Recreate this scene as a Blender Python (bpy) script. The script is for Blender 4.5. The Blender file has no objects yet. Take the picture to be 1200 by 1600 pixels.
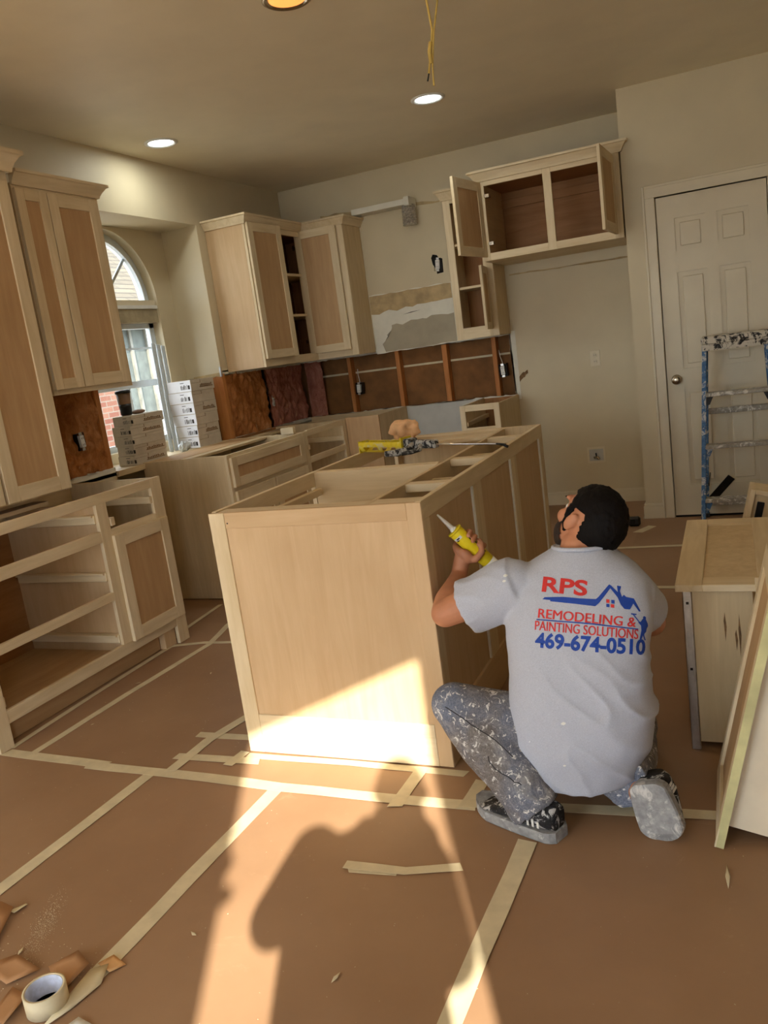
import bpy, bmesh, math, random
from mathutils import Vector, Matrix, noise
from mathutils.bvhtree import BVHTree
random.seed(7)
PI = math.pi
sc = bpy.context.scene
COL = sc.collection

# ------------------------------------------------------------------ camera
def rad(a): return math.radians(a)
YAW, PITCH, ROLL, FPX, CAMH = rad(24.013), rad(11.088), rad(-7.850), 1267.13, 1.36
cy, sy, cp, sp = math.cos(YAW), math.sin(YAW), math.cos(PITCH), math.sin(PITCH)
fwd = Vector((-sy*cp, cy*cp, -sp)); r0 = Vector((cy, sy, 0)); u0 = r0.cross(fwd)
cr, sr = math.cos(ROLL), math.sin(ROLL)
rt = r0*cr + u0*sr; up = u0*cr - r0*sr
cd = bpy.data.cameras.new('camera'); cam = bpy.data.objects.new('camera', cd); COL.objects.link(cam)
cam.matrix_world = Matrix(((rt.x, up.x, -fwd.x, 0), (rt.y, up.y, -fwd.y, 0), (rt.z, up.z, -fwd.z, CAMH), (0, 0, 0, 1)))
cd.sensor_fit = 'VERTICAL'; cd.sensor_height = 36.0; cd.lens = 36.0*FPX/1600.0
cd.clip_start = 0.03; cd.clip_end = 200
sc.camera = cam

# ------------------------------------------------------------------ world, sun, exposure
SUN = Vector((-0.446, 0.895, -0.6127)).normalized()
w = bpy.data.worlds.new('sky'); sc.world = w; w.use_nodes = True
bg = w.node_tree.nodes['Background']; bg.inputs[0].default_value = (0.80, 0.90, 1.0, 1); bg.inputs[1].default_value = 7.0
sd = bpy.data.lights.new('sun', 'SUN'); sd.energy = 15.0; sd.angle = rad(0.7); sd.color = (1.0, 0.93, 0.80)
so = bpy.data.objects.new('sun', sd); COL.objects.link(so)
so.rotation_euler = SUN.to_track_quat('-Z', 'Y').to_euler(); so.location = (3, -6, 6)
sc.view_settings.view_transform = 'Standard'; sc.view_settings.look = 'None'
sc.view_settings.gamma = 1.0; sc.view_settings.use_curve_mapping = False
sc.view_settings.exposure = 0.0
sc.cycles.use_denoising = True; sc.cycles.use_adaptive_sampling = True; sc.cycles.adaptive_threshold = 0.04
sc.cycles.max_bounces = 7; sc.cycles.diffuse_bounces = 4; sc.cycles.transparent_max_bounces = 12
sc.cycles.sample_clamp_indirect = 6.0

# ------------------------------------------------------------------ materials
def lin(c):
    return tuple((x/255/12.92 if x/255 <= 0.04045 else ((x/255+0.055)/1.055)**2.4) for x in c) + (1,)
class N:
    def __init__(s, name):
        s.m = bpy.data.materials.new(name); s.m.use_nodes = True
        s.t = s.m.node_tree; s.b = s.t.nodes['Principled BSDF']
    def n(s, k, **kw):
        o = s.t.nodes.new(k)
        for a, v in kw.items(): setattr(o, a, v)
        return o
    def l(s, a, b): s.t.links.new(a, b)
    def coords(s, scale=(1, 1, 1)):
        tc = s.n('ShaderNodeTexCoord'); mp = s.n('ShaderNodeMapping'); mp.inputs['Scale'].default_value = scale
        oi = s.n('ShaderNodeObjectInfo'); mu = s.n('ShaderNodeMath', operation='MULTIPLY'); mu.inputs[1].default_value = 37.0
        s.l(oi.outputs['Random'], mu.inputs[0]); s.l(mu.outputs[0], mp.inputs['Location'])
        s.l(tc.outputs['Object'], mp.inputs['Vector']); return mp.outputs[0]
    def noise(s, vec, scale, detail=4, rough=0.55, dist=0.0):
        t = s.n('ShaderNodeTexNoise'); t.inputs['Scale'].default_value = scale; t.inputs['Detail'].default_value = detail
        t.inputs['Roughness'].default_value = rough; t.inputs['Distortion'].default_value = dist
        s.l(vec, t.inputs['Vector']); return t.outputs['Fac']
    def ramp(s, fac, stops):
        r = s.n('ShaderNodeValToRGB'); e = r.color_ramp.elements
        e[0].position, e[0].color = stops[0][0], stops[0][1]; e[1].position, e[1].color = stops[-1][0], stops[-1][1]
        for p, c in stops[1:-1]:
            k = e.new(p); k.color = c
        s.l(fac, r.inputs[0]); return r.outputs[0]
    def mix(s, fac, a, b):
        m = s.n('ShaderNodeMix', data_type='RGBA')
        for i, v in ((0, fac), (6, a), (7, b)):
            if hasattr(v, 'is_linked'): s.l(v, m.inputs[i])
            else: m.inputs[i].default_value = v
        return m.outputs[2]
    def bump(s, h, strength=0.2, dist=0.01):
        b = s.n('ShaderNodeBump'); b.inputs['Strength'].default_value = strength; b.inputs['Distance'].default_value = dist
        s.l(h, b.inputs['Height']); s.l(b.outputs[0], s.b.inputs['Normal'])
    def out(s, col, rough=0.6, metal=0.0, spec=0.4):
        if hasattr(col, 'is_linked'): s.l(col, s.b.inputs['Base Color'])
        else: s.b.inputs['Base Color'].default_value = col
        s.b.inputs['Roughness'].default_value = rough; s.b.inputs['Metallic'].default_value = metal
        s.b.inputs['Specular IOR Level'].default_value = spec
        return s.m
def simple(name, c, rough=0.6, var=0.12, scale=8, metal=0.0, bump=0.0, spec=0.4, stretch=(1, 1, 1)):
    k = N(name); v = k.coords(stretch); f = k.noise(v, scale)
    a = lin([max(0, x*(1-var)) for x in c]); b = lin([min(255, x*(1+var)) for x in c])
    if bump: k.bump(f, bump, 0.004)
    return k.out(k.ramp(f, [(0.3, a), (0.7, b)]), rough, metal, spec)
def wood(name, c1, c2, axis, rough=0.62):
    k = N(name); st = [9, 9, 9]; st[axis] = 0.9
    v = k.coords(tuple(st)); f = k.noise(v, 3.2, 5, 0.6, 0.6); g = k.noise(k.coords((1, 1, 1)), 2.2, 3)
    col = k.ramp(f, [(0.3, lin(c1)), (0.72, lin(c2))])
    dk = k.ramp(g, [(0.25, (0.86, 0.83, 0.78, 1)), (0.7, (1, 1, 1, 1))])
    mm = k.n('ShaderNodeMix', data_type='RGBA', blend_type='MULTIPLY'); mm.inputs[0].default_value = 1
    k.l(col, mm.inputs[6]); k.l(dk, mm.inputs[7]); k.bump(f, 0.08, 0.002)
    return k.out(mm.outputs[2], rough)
M = {}
for i, a in enumerate('xyz'):
    M['maple_'+a] = wood('raw_maple_'+a, (216, 195, 156), (234, 216, 182), i)
    M['ply_'+a] = wood('birch_ply_'+a, (206, 182, 142), (224, 202, 162), i)
    M['stud_'+a] = wood('stud_wood_'+a, (176, 108, 52), (205, 140, 78), i)
    M['mdf_'+a] = wood('panel_veneer_'+a, (186, 149, 106), (201, 165, 121), i)
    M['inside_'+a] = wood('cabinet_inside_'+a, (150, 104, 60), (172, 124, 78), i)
    M['pale_'+a] = wood('pale_panel_'+a, (203, 171, 130), (214, 184, 144), i)
    M['caulked_'+a] = simple('caulk_white_'+a, (238, 236, 228), 0.5, 0.03)
M['wall'] = simple('wall_paint', (208, 194, 162), 0.55, 0.02, 3, bump=0.03)
M['ceil'] = simple('ceiling_paint', (236, 224, 196), 0.5, 0.02, 3, bump=0.03)
M['trim'] = simple('trim_paint', (216, 204, 176), 0.4, 0.02, 4)
M['mud'] = simple('drywall_mud', (226, 222, 206), 0.8, 0.03, 9)
M['mudgrey'] = simple('wet_joint_compound', (172, 162, 140), 0.8, 0.05, 6)
M['kraft'] = simple('torn_drywall_paper', (188, 164, 122), 0.85, 0.10, 12)
M['lowgrey'] = simple('bare_drywall', (190, 188, 180), 0.85, 0.04, 7)
M['sheath'] = simple('brown_sheathing', (128, 88, 50), 0.85, 0.10, 9)
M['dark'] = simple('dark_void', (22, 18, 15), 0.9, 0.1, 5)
M['black'] = simple('black_plastic', (24, 23, 22), 0.45, 0.2, 20)
M['blackslide'] = simple('black_steel', (38, 36, 34), 0.4, 0.2, 20, metal=0.6)
M['white'] = simple('white_plastic', (225, 224, 218), 0.35, 0.03, 10)
M['vinyl'] = simple('white_vinyl', (214, 222, 226), 0.35, 0.02, 10)
M['steel'] = simple('zinc_steel', (196, 196, 194), 0.32, 0.06, 30, metal=1.0)
M['nickel'] = simple('satin_nickel', (190, 178, 158), 0.25, 0.04, 20, metal=1.0)
M['carton'] = simple('carton_board', (205, 194, 176), 0.8, 0.05, 10)
M['cartonwhite'] = simple('carton_white', (232, 232, 234), 0.7, 0.03, 10)
M['ink'] = simple('print_ink', (52, 46, 42), 0.7, 0.1, 40)
M['cartonmark'] = simple('carton_brown_print', (120, 92, 60), 0.8, 0.2, 60)
M['tape'] = simple('masking_tape', (210, 196, 162), 0.6, 0.05, 14)
M['rope'] = simple('yellow_cable', (206, 176, 92), 0.5, 0.08, 30)
M['rag'] = simple('tan_rag', (222, 176, 130), 0.9, 0.08, 18, bump=0.3)
M['concrete'] = simple('patio_concrete', (178, 170, 156), 0.9, 0.06, 2)

def paper():
    k = N('floor_paper'); v = k.coords(); f = k.noise(v, 1.6, 6, 0.6); g = k.noise(v, 60, 3)
    c = k.ramp(f, [(0.3, lin((146, 113, 84))), (0.7, lin((163, 129, 98)))])
    sc_ = k.noise(v, 6.5, 8, 0.75, 1.0); dust = k.ramp(sc_, [(0.62, (0, 0, 0, 1)), (0.80, (0.35, 0.35, 0.35, 1))])
    k.bump(g, 0.06, 0.002)
    return k.out(k.mix(dust, c, lin((205, 172, 140))), 0.55, 0, 0.35)
M['paper'] = paper()
M['paperscrap'] = simple('paper_scrap', (172, 128, 88), 0.7, 0.06, 9)
def insul(name, c1, c2, c3):
    k = N(name); f = k.noise(k.coords((7, 7, 4.0)), 2.0, 10, 0.72, 0.9); g = k.noise(k.coords(), 34, 8, 0.75); h = k.noise(k.coords((9, 9, 6)), 3, 6, 0.7, 0.5)
    c = k.ramp(f, [(0.30, lin(c1)), (0.52, lin(c2)), (0.74, lin(c3))]); k.bump(g, 0.9, 0.012)
    c = k.mix(k.ramp(h, [(0.60, (0, 0, 0, 1)), (0.68, (0.55, 0.55, 0.55, 1))]), c, lin((214, 176, 130))); c = k.mix(k.ramp(h, [(0.30, (0.8, 0.8, 0.8, 1)), (0.37, (0, 0, 0, 1))]), c, lin((70, 34, 20)))
    return k.out(c, 0.95, 0, 0.1)
M['insul'] = insul('orange_insulation', (150, 90, 48), (190, 126, 74), (214, 160, 108))
M['insulred'] = insul('pink_insulation', (150, 92, 76), (178, 118, 100), (200, 146, 128))
def glass():
    k = N('window_glass'); t = k.n('ShaderNodeBsdfTransparent'); g = k.n('ShaderNodeBsdfGlossy'); g.inputs['Roughness'].default_value = 0.03
    fr = k.n('ShaderNodeLayerWeight'); fr.inputs[0].default_value = 0.12; mx = k.n('ShaderNodeMixShader')
    k.l(fr.outputs[0], mx.inputs[0]); k.l(t.outputs[0], mx.inputs[1]); k.l(g.outputs[0], mx.inputs[2])
    k.l(mx.outputs[0], k.t.nodes['Material Output'].inputs[0]); return k.m
M['glass'] = glass()
def emit(name, c, s):
    k = N(name); k.b.inputs['Emission Color'].default_value = c; k.b.inputs['Emission Strength'].default_value = s
    k.b.inputs['Base Color'].default_value = c; k.m.cycles.emission_sampling = 'NONE'; return k.m
M['led'] = emit('led_diffuser', (0.93, 1.0, 1.0, 1), 6.0)
M['bulb'] = emit('warm_lamp', (1.0, 0.40, 0.09, 1), 1.25)
def brick():
    k = N('neighbour_brick'); tc = k.n('ShaderNodeTexCoord'); sx = k.n('ShaderNodeSeparateXYZ'); cx = k.n('ShaderNodeCombineXYZ')
    k.l(tc.outputs['Object'], sx.inputs[0]); k.l(sx.outputs['Y'], cx.inputs['X']); k.l(sx.outputs['Z'], cx.inputs['Y'])
    b = k.n('ShaderNodeTexBrick'); b.inputs['Scale'].default_value = 1.0; b.inputs['Brick Width'].default_value = 0.21; b.inputs['Row Height'].default_value = 0.075
    b.inputs['Mortar Size'].default_value = 0.008; b.inputs['Color1'].default_value = lin((92, 50, 38)); b.inputs['Color2'].default_value = lin((112, 80, 64)); b.inputs['Mortar'].default_value = lin((106, 96, 86))
    k.l(cx.outputs[0], b.inputs['Vector']); return k.out(b.outputs['Color'], 0.9)
M['brick'] = brick()
def shingle():
    k = N('roof_shingle'); tc = k.n('ShaderNodeTexCoord'); sx = k.n('ShaderNodeSeparateXYZ'); cx = k.n('ShaderNodeCombineXYZ')
    k.l(tc.outputs['Object'], sx.inputs[0]); k.l(sx.outputs['Y'], cx.inputs['X']); k.l(sx.outputs['Z'], cx.inputs['Y'])
    b = k.n('ShaderNodeTexBrick'); b.inputs['Scale'].default_value = 1.0; b.inputs['Brick Width'].default_value = 0.5; b.inputs['Row Height'].default_value = 0.085
    b.inputs['Mortar Size'].default_value = 0.008; b.inputs['Color1'].default_value = lin((78, 70, 56)); b.inputs['Color2'].default_value = lin((92, 84, 68)); b.inputs['Mortar'].default_value = lin((50, 43, 34))
    k.l(cx.outputs[0], b.inputs['Vector']); return k.out(b.outputs['Color'], 0.9)
M['shingle'] = shingle()
def splat(name, base1, base2, sp, lo, hi, scale, rough=0.75, fine=50, dens=None):
    k = N(name); v = k.coords(); f = k.noise(v, fine, 4); c = k.ramp(f, [(0.35, lin(base1)), (0.65, lin(base2))])
    s1 = k.noise(v, scale, 6, 0.7, 0.8); m1 = k.ramp(s1, [(lo, (0, 0, 0, 1)), (hi, (1, 1, 1, 1))])
    k.bump(f, 0.15, 0.003)
    return k.out(k.mix(m1, c, lin(sp)), rough, 0, 0.25)
M['ladderblue'] = splat('blue_fibreglass', (58, 96, 138), (78, 118, 160), (200, 200, 196), 0.54, 0.60, 22, 0.5)
M['laddercap'] = splat('painted_black_cap', (24, 22, 22), (46, 42, 40), (206, 198, 180), 0.44, 0.50, 22, 0.6)
M['ladderstep'] = splat('paint_marked_aluminium', (140, 134, 122), (172, 166, 152), (226, 222, 212), 0.52, 0.60, 18, 0.5)

# ------------------------------------------------------------------ mesh helpers
def tag(o, label=None, cat=None, group=None, kind=None):
    if label: o['label'] = label
    if cat: o['category'] = cat
    if group: o['group'] = group
    if kind: o['kind'] = kind
    return o
def thing(name, label, cat, loc=(0, 0, 0), group=None, rot=None):
    o = bpy.data.objects.new(name, None); COL.objects.link(o); o.location = loc; o.empty_display_size = 0.1
    if rot: o.rotation_euler = rot
    o['_off'] = 1 if rot is None else 0
    return tag(o, label, cat, group)
def off_of(p):
    if p is None: return Vector((0, 0, 0))
    while p.parent: p = p.parent
    return Vector(p.location) if p.get('_off', 0) else Vector((0, 0, 0))
def link(name, bm, mat, parent=None, smooth=False):
    me = bpy.data.meshes.new(name); o = bpy.data.objects.new(name, me)
    d = off_of(parent)
    if d.length: bmesh.ops.translate(bm, verts=bm.verts, vec=-d)
    bmesh.ops.recalc_face_normals(bm, faces=bm.faces)
    bm.to_mesh(me); bm.free()
    if mat: me.materials.append(M[mat] if isinstance(mat, str) else mat)
    if smooth:
        for p in me.polygons: p.use_smooth = True
    COL.objects.link(o); o.parent = parent
    return o
def add_box(bm, lo, hi, mx=None, bev=0.0):
    a = [min(lo[i], hi[i]) for i in range(3)]; b = [max(lo[i], hi[i]) for i in range(3)]
    vs = [bm.verts.new((x, y, z)) for x in (a[0], b[0]) for y in (a[1], b[1]) for z in (a[2], b[2])]
    fs = [bm.faces.new([vs[i] for i in q]) for q in ((0, 1, 3, 2), (4, 6, 7, 5), (0, 4, 5, 1), (2, 3, 7, 6), (0, 2, 6, 4), (1, 5, 7, 3))]
    if bev:
        es = list({e for f in fs for e in f.edges})
        r = bmesh.ops.bevel(bm, geom=es, offset=bev, segments=1, affect='EDGES', profile=0.5)
        vs = list({v for f in r['faces'] for v in f.verts})
    if mx: bmesh.ops.transform(bm, matrix=mx, verts=vs)
    return vs
GR = ('maple', 'ply', 'stud', 'mdf', 'inside', 'pale', 'caulked')
def gm(mat, lo, hi, ax=None):
    if isinstance(mat, str) and mat in GR:
        d = [abs(hi[i]-lo[i]) for i in range(3)]; i = d.index(max(d)) if ax is None else ax
        return mat+'_'+'xyz'[i]
    return mat
def box(parent, name, lo, hi, mat, mx=None, bev=0.0015, ax=None):
    bm = bmesh.new(); b = min(bev, 0.3*min(abs(hi[i]-lo[i]) for i in range(3)))
    add_box(bm, lo, hi, mx, b)
    return link(name, bm, gm(mat, lo, hi, ax), parent)
def boxes(parent, name, L, mat, bev=0.0):
    bm = bmesh.new()
    for lo, hi in L: add_box(bm, lo, hi, None, bev)
    return link(name, bm, mat, parent)
def prism(parent, name, pts, vec, mat):
    bm = bmesh.new(); a = [bm.verts.new(p) for p in pts]; v = Vector(vec); b = [bm.verts.new(Vector(p)+v) for p in pts]
    f1 = bm.faces.new(a); f2 = bm.faces.new(b[::-1]); n = len(a)
    for i in range(n): bm.faces.new((a[i], b[i], b[(i+1) % n], a[(i+1) % n]))
    bmesh.ops.triangulate(bm, faces=[f1, f2])
    return link(name, bm, mat, parent)
def add_tube(bm, pts, r, seg=10, caps=True):
    rings = []; pts = [Vector(p) for p in pts]; rr = r if isinstance(r, (list, tuple)) else [r]*len(pts); prev = None
    for i, p in enumerate(pts):
        t = (pts[min(i+1, len(pts)-1)]-pts[max(i-1, 0)]).normalized()
        if prev is None:
            n = t.cross(Vector((0, 0, 1)));
            if n.length < 1e-3: n = t.cross(Vector((1, 0, 0)))
        else: n = prev - t*prev.dot(t)
        n.normalize(); prev = n; b = t.cross(n)
        rings.append([bm.verts.new(p+(n*math.cos(2*PI*k/seg)+b*math.sin(2*PI*k/seg))*rr[i]) for k in range(seg)])
    for i in range(len(rings)-1):
        for k in range(seg): bm.faces.new((rings[i][k], rings[i][(k+1) % seg], rings[i+1][(k+1) % seg], rings[i+1][k]))
    if caps: bm.faces.new(rings[0][::-1]); bm.faces.new(rings[-1])
def tube(parent, name, pts, r, mat, seg=10, smooth=True):
    bm = bmesh.new(); add_tube(bm, pts, r, seg); return link(name, bm, mat, parent, smooth)
def lathe(parent, name, prof, mat, mx=None, seg=28, smooth=True):
    bm = bmesh.new(); rings = [[bm.verts.new((r*math.cos(2*PI*k/seg), r*math.sin(2*PI*k/seg), z)) for k in range(seg)] for r, z in prof]
    for i in range(len(rings)-1):
        for k in range(seg): bm.faces.new((rings[i][k], rings[i][(k+1) % seg], rings[i+1][(k+1) % seg], rings[i+1][k]))
    bm.faces.new(rings[0][::-1]); bm.faces.new(rings[-1])
    if mx: bmesh.ops.transform(bm, matrix=mx, verts=bm.verts)
    return link(name, bm, mat, parent, smooth)
def sweep(parent, name, path, prof, mat):
    """path: xy points; prof: (out, z) pairs, out measured to the right of the path."""
    bm = bmesh.new(); P = [Vector((p[0], p[1])) for p in path]; rings = []
    for i, p in enumerate(P):
        ds = []
        if i > 0: ds.append((P[i]-P[i-1]).normalized())
        if i < len(P)-1: ds.append((P[i+1]-P[i]).normalized())
        ns = [Vector((d.y, -d.x)) for d in ds]
        m = ns[0] if len(ns) == 1 else (ns[0]+ns[1])/(1+ns[0].dot(ns[1]))
        rings.append([bm.verts.new((p.x+m.x*o, p.y+m.y*o, z)) for o, z in prof])
    n = len(prof)
    for i in range(len(rings)-1):
        for k in range(n): bm.faces.new((rings[i][k], rings[i][(k+1) % n], rings[i+1][(k+1) % n], rings[i+1][k]))
    bm.faces.new(rings[0]); bm.faces.new(rings[-1][::-1])
    return link(name, bm, mat, parent)
def crown(parent, path, z0, z1, out=0.05, mat='maple_y'):
    h = z1-z0
    return sweep(parent, 'crown_moulding', path, [(0, z0), (0.010, z0), (0.014, z0+0.2*h), (0.024, z0+0.45*h), (out*0.8, z0+0.75*h), (out, z0+0.8*h), (out, z1), (0, z1)], mat)
def jag(a, b, n, amp, axis, seed=0):
    """points from a to b with random offsets along axis"""
    rr = random.Random(seed); A = Vector(a); B = Vector(b); X = Vector(axis); out = [A]
    for i in range(1, n): out.append(A.lerp(B, (i+rr.uniform(-.3, .3))/n)+X*rr.uniform(-amp, amp))
    return out+[B]
def frame_mx(o, u, v):
    """local x->u, y->v, z->u x v (out of the face)"""
    u = Vector(u).normalized(); v = Vector(v).normalized(); n = u.cross(v); o = Vector(o)
    return Matrix(((u.x, v.x, n.x, o.x), (u.y, v.y, n.y, o.y), (u.z, v.z, n.z, o.z), (0, 0, 0, 1)))
def shaker(parent, name, mx, W, H, sw=0.057, th=0.019, inset=0.008, fm='maple', pm='mdf', hinges=None, axes=(0, 1)):
    """panel door in local x (width), y (height), z (towards viewer)."""
    d = box(parent, name, (sw-0.006, sw-0.006, 0.003), (W-sw+0.006, H-sw+0.006, th-inset), pm+'_z' if pm in GR else pm, mx)
    U = mx.to_3x3(); ya = max(range(3), key=lambda i: abs((U @ Vector((0, 1, 0)))[i])); xa = max(range(3), key=lambda i: abs((U @ Vector((1, 0, 0)))[i]))
    for x in (0, W-sw): box(d, 'stile', (x, 0, 0), (x+sw, H, th), fm, mx, ax=ya)
    for y in (0, H-sw): box(d, 'rail', (sw, y, 0), (W-sw, y+sw, th), fm, mx, ax=xa)
    if hinges:
        for (hx, hy, hw) in hinges:
            bm = bmesh.new(); add_box(bm, (hx, hy-0.008, -0.028), (hx+hw, hy+0.008, 0), mx, 0.003); add_box(bm, (hx, hy-0.02, -0.006), (hx+hw*0.6, hy+0.02, 0), mx, 0.002)
            link('hinge', bm, 'nickel', d)
    return d

# ------------------------------------------------------------------ shell
CE, XL, YB, YD, XD = 2.755, -3.358, 6.276, 5.685, -0.575
Q = Vector((0.431, -0.503, 0)); D = Vector((0.7071, 0.7071, 0))      # diagonal wall with the glass door behind the camera
def K(k, z=0): return Q + D*k + Vector((0, 0, z))
floor = boxes(None, 'floor', [((-3.9, -2.3, -0.12), (2.4, 6.5, -0.002))], 'concrete'); tag(floor, 'floor covered in brown protective paper', kind='structure')
e0, e1 = K(-2.25), K(2.45)
ceil = prism(None, 'ceiling', [(-3.78, -2.1, CE), (e0.x, -2.1, CE), (e0.x, e0.y, CE), (e1.x, e1.y, CE), (2.2, e1.y, CE), (2.2, 6.5, CE), (-3.78, 6.5, CE)], (0, 0, 0.12), 'ceil'); tag(ceil, kind='structure')

# back wall with the stripped backsplash strip
OT, OB = 1.352, 0.888
wb = bmesh.new()
add_box(wb, (-3.5, YB, OT+0.03), (-1.53, YB+0.013, CE)); add_box(wb, (-3.5, YB, 0), (-1.53, YB+0.013, OB-0.03)); add_box(wb, (-1.53, YB, 0), (XD, YB+0.013, CE))
wall_back = link('wall_back', wb, 'wall'); tag(wall_back, kind='structure')
boxes(wall_back, 'wall_core', [((-3.5, YB+0.105, 0), (XD, YB+0.16, CE))], 'sheath')
prism(wall_back, 'drywall_edge', [(-3.36, YB, OT+0.031)]+jag((-3.36, YB, OT), (-1.53, YB, OT+0.004), 60, 0.006, (0, 0, 1), 1)+[(-1.53, YB, OT+0.031)], (0, 0.013, 0), 'mud')
prism(wall_back, 'drywall_edge', [(-3.36, YB, OB-0.031)]+jag((-3.36, YB, OB), (-1.53, YB, OB+0.012), 60, 0.006, (0, 0, 1), 2)+[(-1.53, YB, OB-0.031)], (0, 0.013, 0), 'mud')
prism(wall_back, 'drywall_edge', [(-1.50, YB-0.002, OB-0.03)]+jag((-1.535, YB-0.002, OB-0.03), (-1.548, YB-0.002, OT+0.03), 26, 0.010, (1, 0, 0), 3)+[(-1.50, YB-0.002, OT+0.03)], (0, 0.015, 0), 'mud')
prism(wall_back, 'torn_paper', jag((-1.50, YB-0.004, 1.03), (-1.43, YB-0.004, 1.075), 6, 0.012, (0, 0, 1), 5)+jag((-1.43, YB-0.004, 1.05), (-1.50, YB-0.004, 0.99), 5, 0.008, (0, 0, 1), 6), (0, 0.003, 0), 'cartonmark')
boxes(wall_back, 'sheathing', [((-3.36, YB+0.092, 0.80), (-1.50, YB+0.104, 1.214)), ((-3.36, YB+0.092, 1.222), (-1.50, YB+0.104, 1.42))], 'sheath')
boxes(wall_back, 'sheathing_seam', [((-3.36, YB+0.089, 1.209), (-1.50, YB+0.0925, 1.225))], 'tape')
for x, wd in ((-2.955, 0.034), (-2.515, 0.036), (-2.11, 0.042), (-1.70, 0.036)):
    box(wall_back, 'stud', (x, YB+0.014, 0.80), (x+wd, YB+0.092, 1.42), 'stud', bev=0.003)
box(wall_back, 'sill_plate', (-3.36, YB+0.014, 0.80), (-1.5, YB+0.092, 0.84), 'stud')
# joint-compound patches over the range opening
prism(wall_back, 'wall_patch', jag((-2.668, YB, 1.813), (-1.955, YB, 1.82), 12, 0.006, (0, 0, 1), 8)+jag((-1.955, YB, 1.36), (-2.66, YB, 1.345), 14, 0.004, (0, 0, 1), 9), (0, -0.002, 0), 'mud')
prism(wall_back, 'torn_paper_strip', jag((-2.665, YB-0.002, 1.808), (-1.965, YB-0.002, 1.815), 12, 0.004, (0, 0, 1), 10)+jag((-1.965, YB-0.002, 1.70), (-2.665, YB-0.002, 1.665), 12, 0.012, (0, 0, 1), 11), (0, -0.0015, 0), 'kraft')
prism(wall_back, 'joint_compound', jag((-2.50, YB-0.002, 1.56), (-1.965, YB-0.002, 1.585), 12, 0.018, (0, 0, 1), 12)+jag((-1.965, YB-0.002, 1.365), (-2.58, YB-0.002, 1.355), 10, 0.005, (0, 0, 1), 13)+jag((-2.60, YB-0.002, 1.42), (-2.50, YB-0.002, 1.54), 5, 0.02, (1, 0, 0), 14), (0, -0.0015, 0), 'mudgrey')
prism(wall_back, 'wall_scratch', [(-2.39, YB-0.002, 1.630), (-2.32, YB-0.002, 1.641), (-2.24, YB-0.002, 1.645), (-2.32, YB-0.002, 1.635)], (0, -0.001, 0), 'ink')
prism(wall_back, 'bare_drywall', [(-2.74, YB, 0.885)]+jag((-2.74, YB, 0.62), (-1.80, YB, 0.655), 8, 0.01, (0, 0, 1), 15)+[(-1.80, YB, 0.895)], (0, -0.002, 0), 'lowgrey')
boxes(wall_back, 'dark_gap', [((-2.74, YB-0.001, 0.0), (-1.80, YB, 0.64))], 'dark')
prism(wall_back, 'torn_paper', jag((-1.50, YB-0.001, 1.80), (-0.62, YB-0.001, 1.79), 16, 0.008, (0, 0, 1), 21)+jag((-0.62, YB-0.001, 1.782), (-1.50, YB-0.001, 1.790), 16, 0.004, (0, 0, 1), 22), (0, -0.001, 0), 'kraft')

# left wall with window niche
NY0, NY1, NZ, NX = 3.757, 5.02, 2.392, -3.66
wl = bmesh.new()
for lo, hi in (((XL-0.013, -2.3, 0), (XL, 3.1, CE)), ((XL-0.013, 3.1, OT+0.02), (XL, NY0, CE)), ((XL-0.013, 3.1, 0), (XL, NY0, OB-0.01)),
               ((XL-0.013, NY0, NZ), (XL, NY1, CE)), ((XL-0.013, NY1, OT+0.02), (XL, YB, CE)), ((XL-0.013, NY1, 0), (XL, YB, OB-0.02)),
               ((NX, NY1, OT), (XL-0.013, NY1+0.013, NZ)), ((NX, NY0-0.013, 0.86), (XL-0.013, NY0, NZ)), ((NX-0.11, NY0-0.02, NZ), (XL-0.013, NY1+0.02, NZ+0.02)), ((NX, NY0, 0), (NX-0.11, NY1, 0.95))):
    add_box(wl, lo, hi)
# niche back wall around the arched window opening
AC, AZ, AR, SZ = 4.383, 1.921, 0.454, 0.95
for lo, hi in (((NX-0.11, NY0-0.02, 0), (NX, AC-AR, NZ)), ((NX-0.11, AC+AR, 0), (NX, NY1+0.02, NZ))): add_box(wl, lo, hi)
n = 28
for k in range(n):
    a0, a1 = PI*k/n, PI*(k+1)/n
    p = [(AC-AR*math.cos(a), AZ+AR*math.sin(a)) for a in (a0, a1)]
    q = [wl.verts.new((x, yy, zz)) for x in (NX, NX-0.11) for yy, zz in ((p[0][0], p[0][1]), (p[1][0], p[1][1]), (p[1][0], NZ), (p[0][0], NZ))]
    for f in ((0, 1, 2, 3), (7, 6, 5, 4), (0, 4, 5, 1)): wl.faces.new([q[i] for i in f])
wall_left = link('wall_left', wl, 'wall'); tag(wall_left, kind='structure')
boxes(wall_left, 'wall_core', [((NX-0.11, NY1+0.022, 0), (XL-0.105, NY1+0.05, CE)), ((NX-0.11, NY0-0.05, 0), (XL-0.105, NY0-0.022, CE)), ((XL-0.14, -2.3, 0), (XL-0.105, NY0-0.03, CE)), ((XL-0.14, NY1+0.03, 0), (XL-0.105, YB+0.1, CE))], 'sheath')
prism(wall_left, 'drywall_edge', [(XL, NY1, OT+0.03)]+jag((XL, NY1, OT), (XL, YB, OT), 40, 0.008, (0, 0, 1), 31)+[(XL, YB, OT+0.03)], (-0.013, 0, 0), 'mud')
prism(wall_left, 'drywall_edge', [(XL, NY1, OB-0.03)]+jag((XL, NY1, OB-0.004), (XL, YB, OB), 40, 0.008, (0, 0, 1), 32)+[(XL, YB, OB-0.03)], (-0.013, 0, 0), 'mud')
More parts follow.
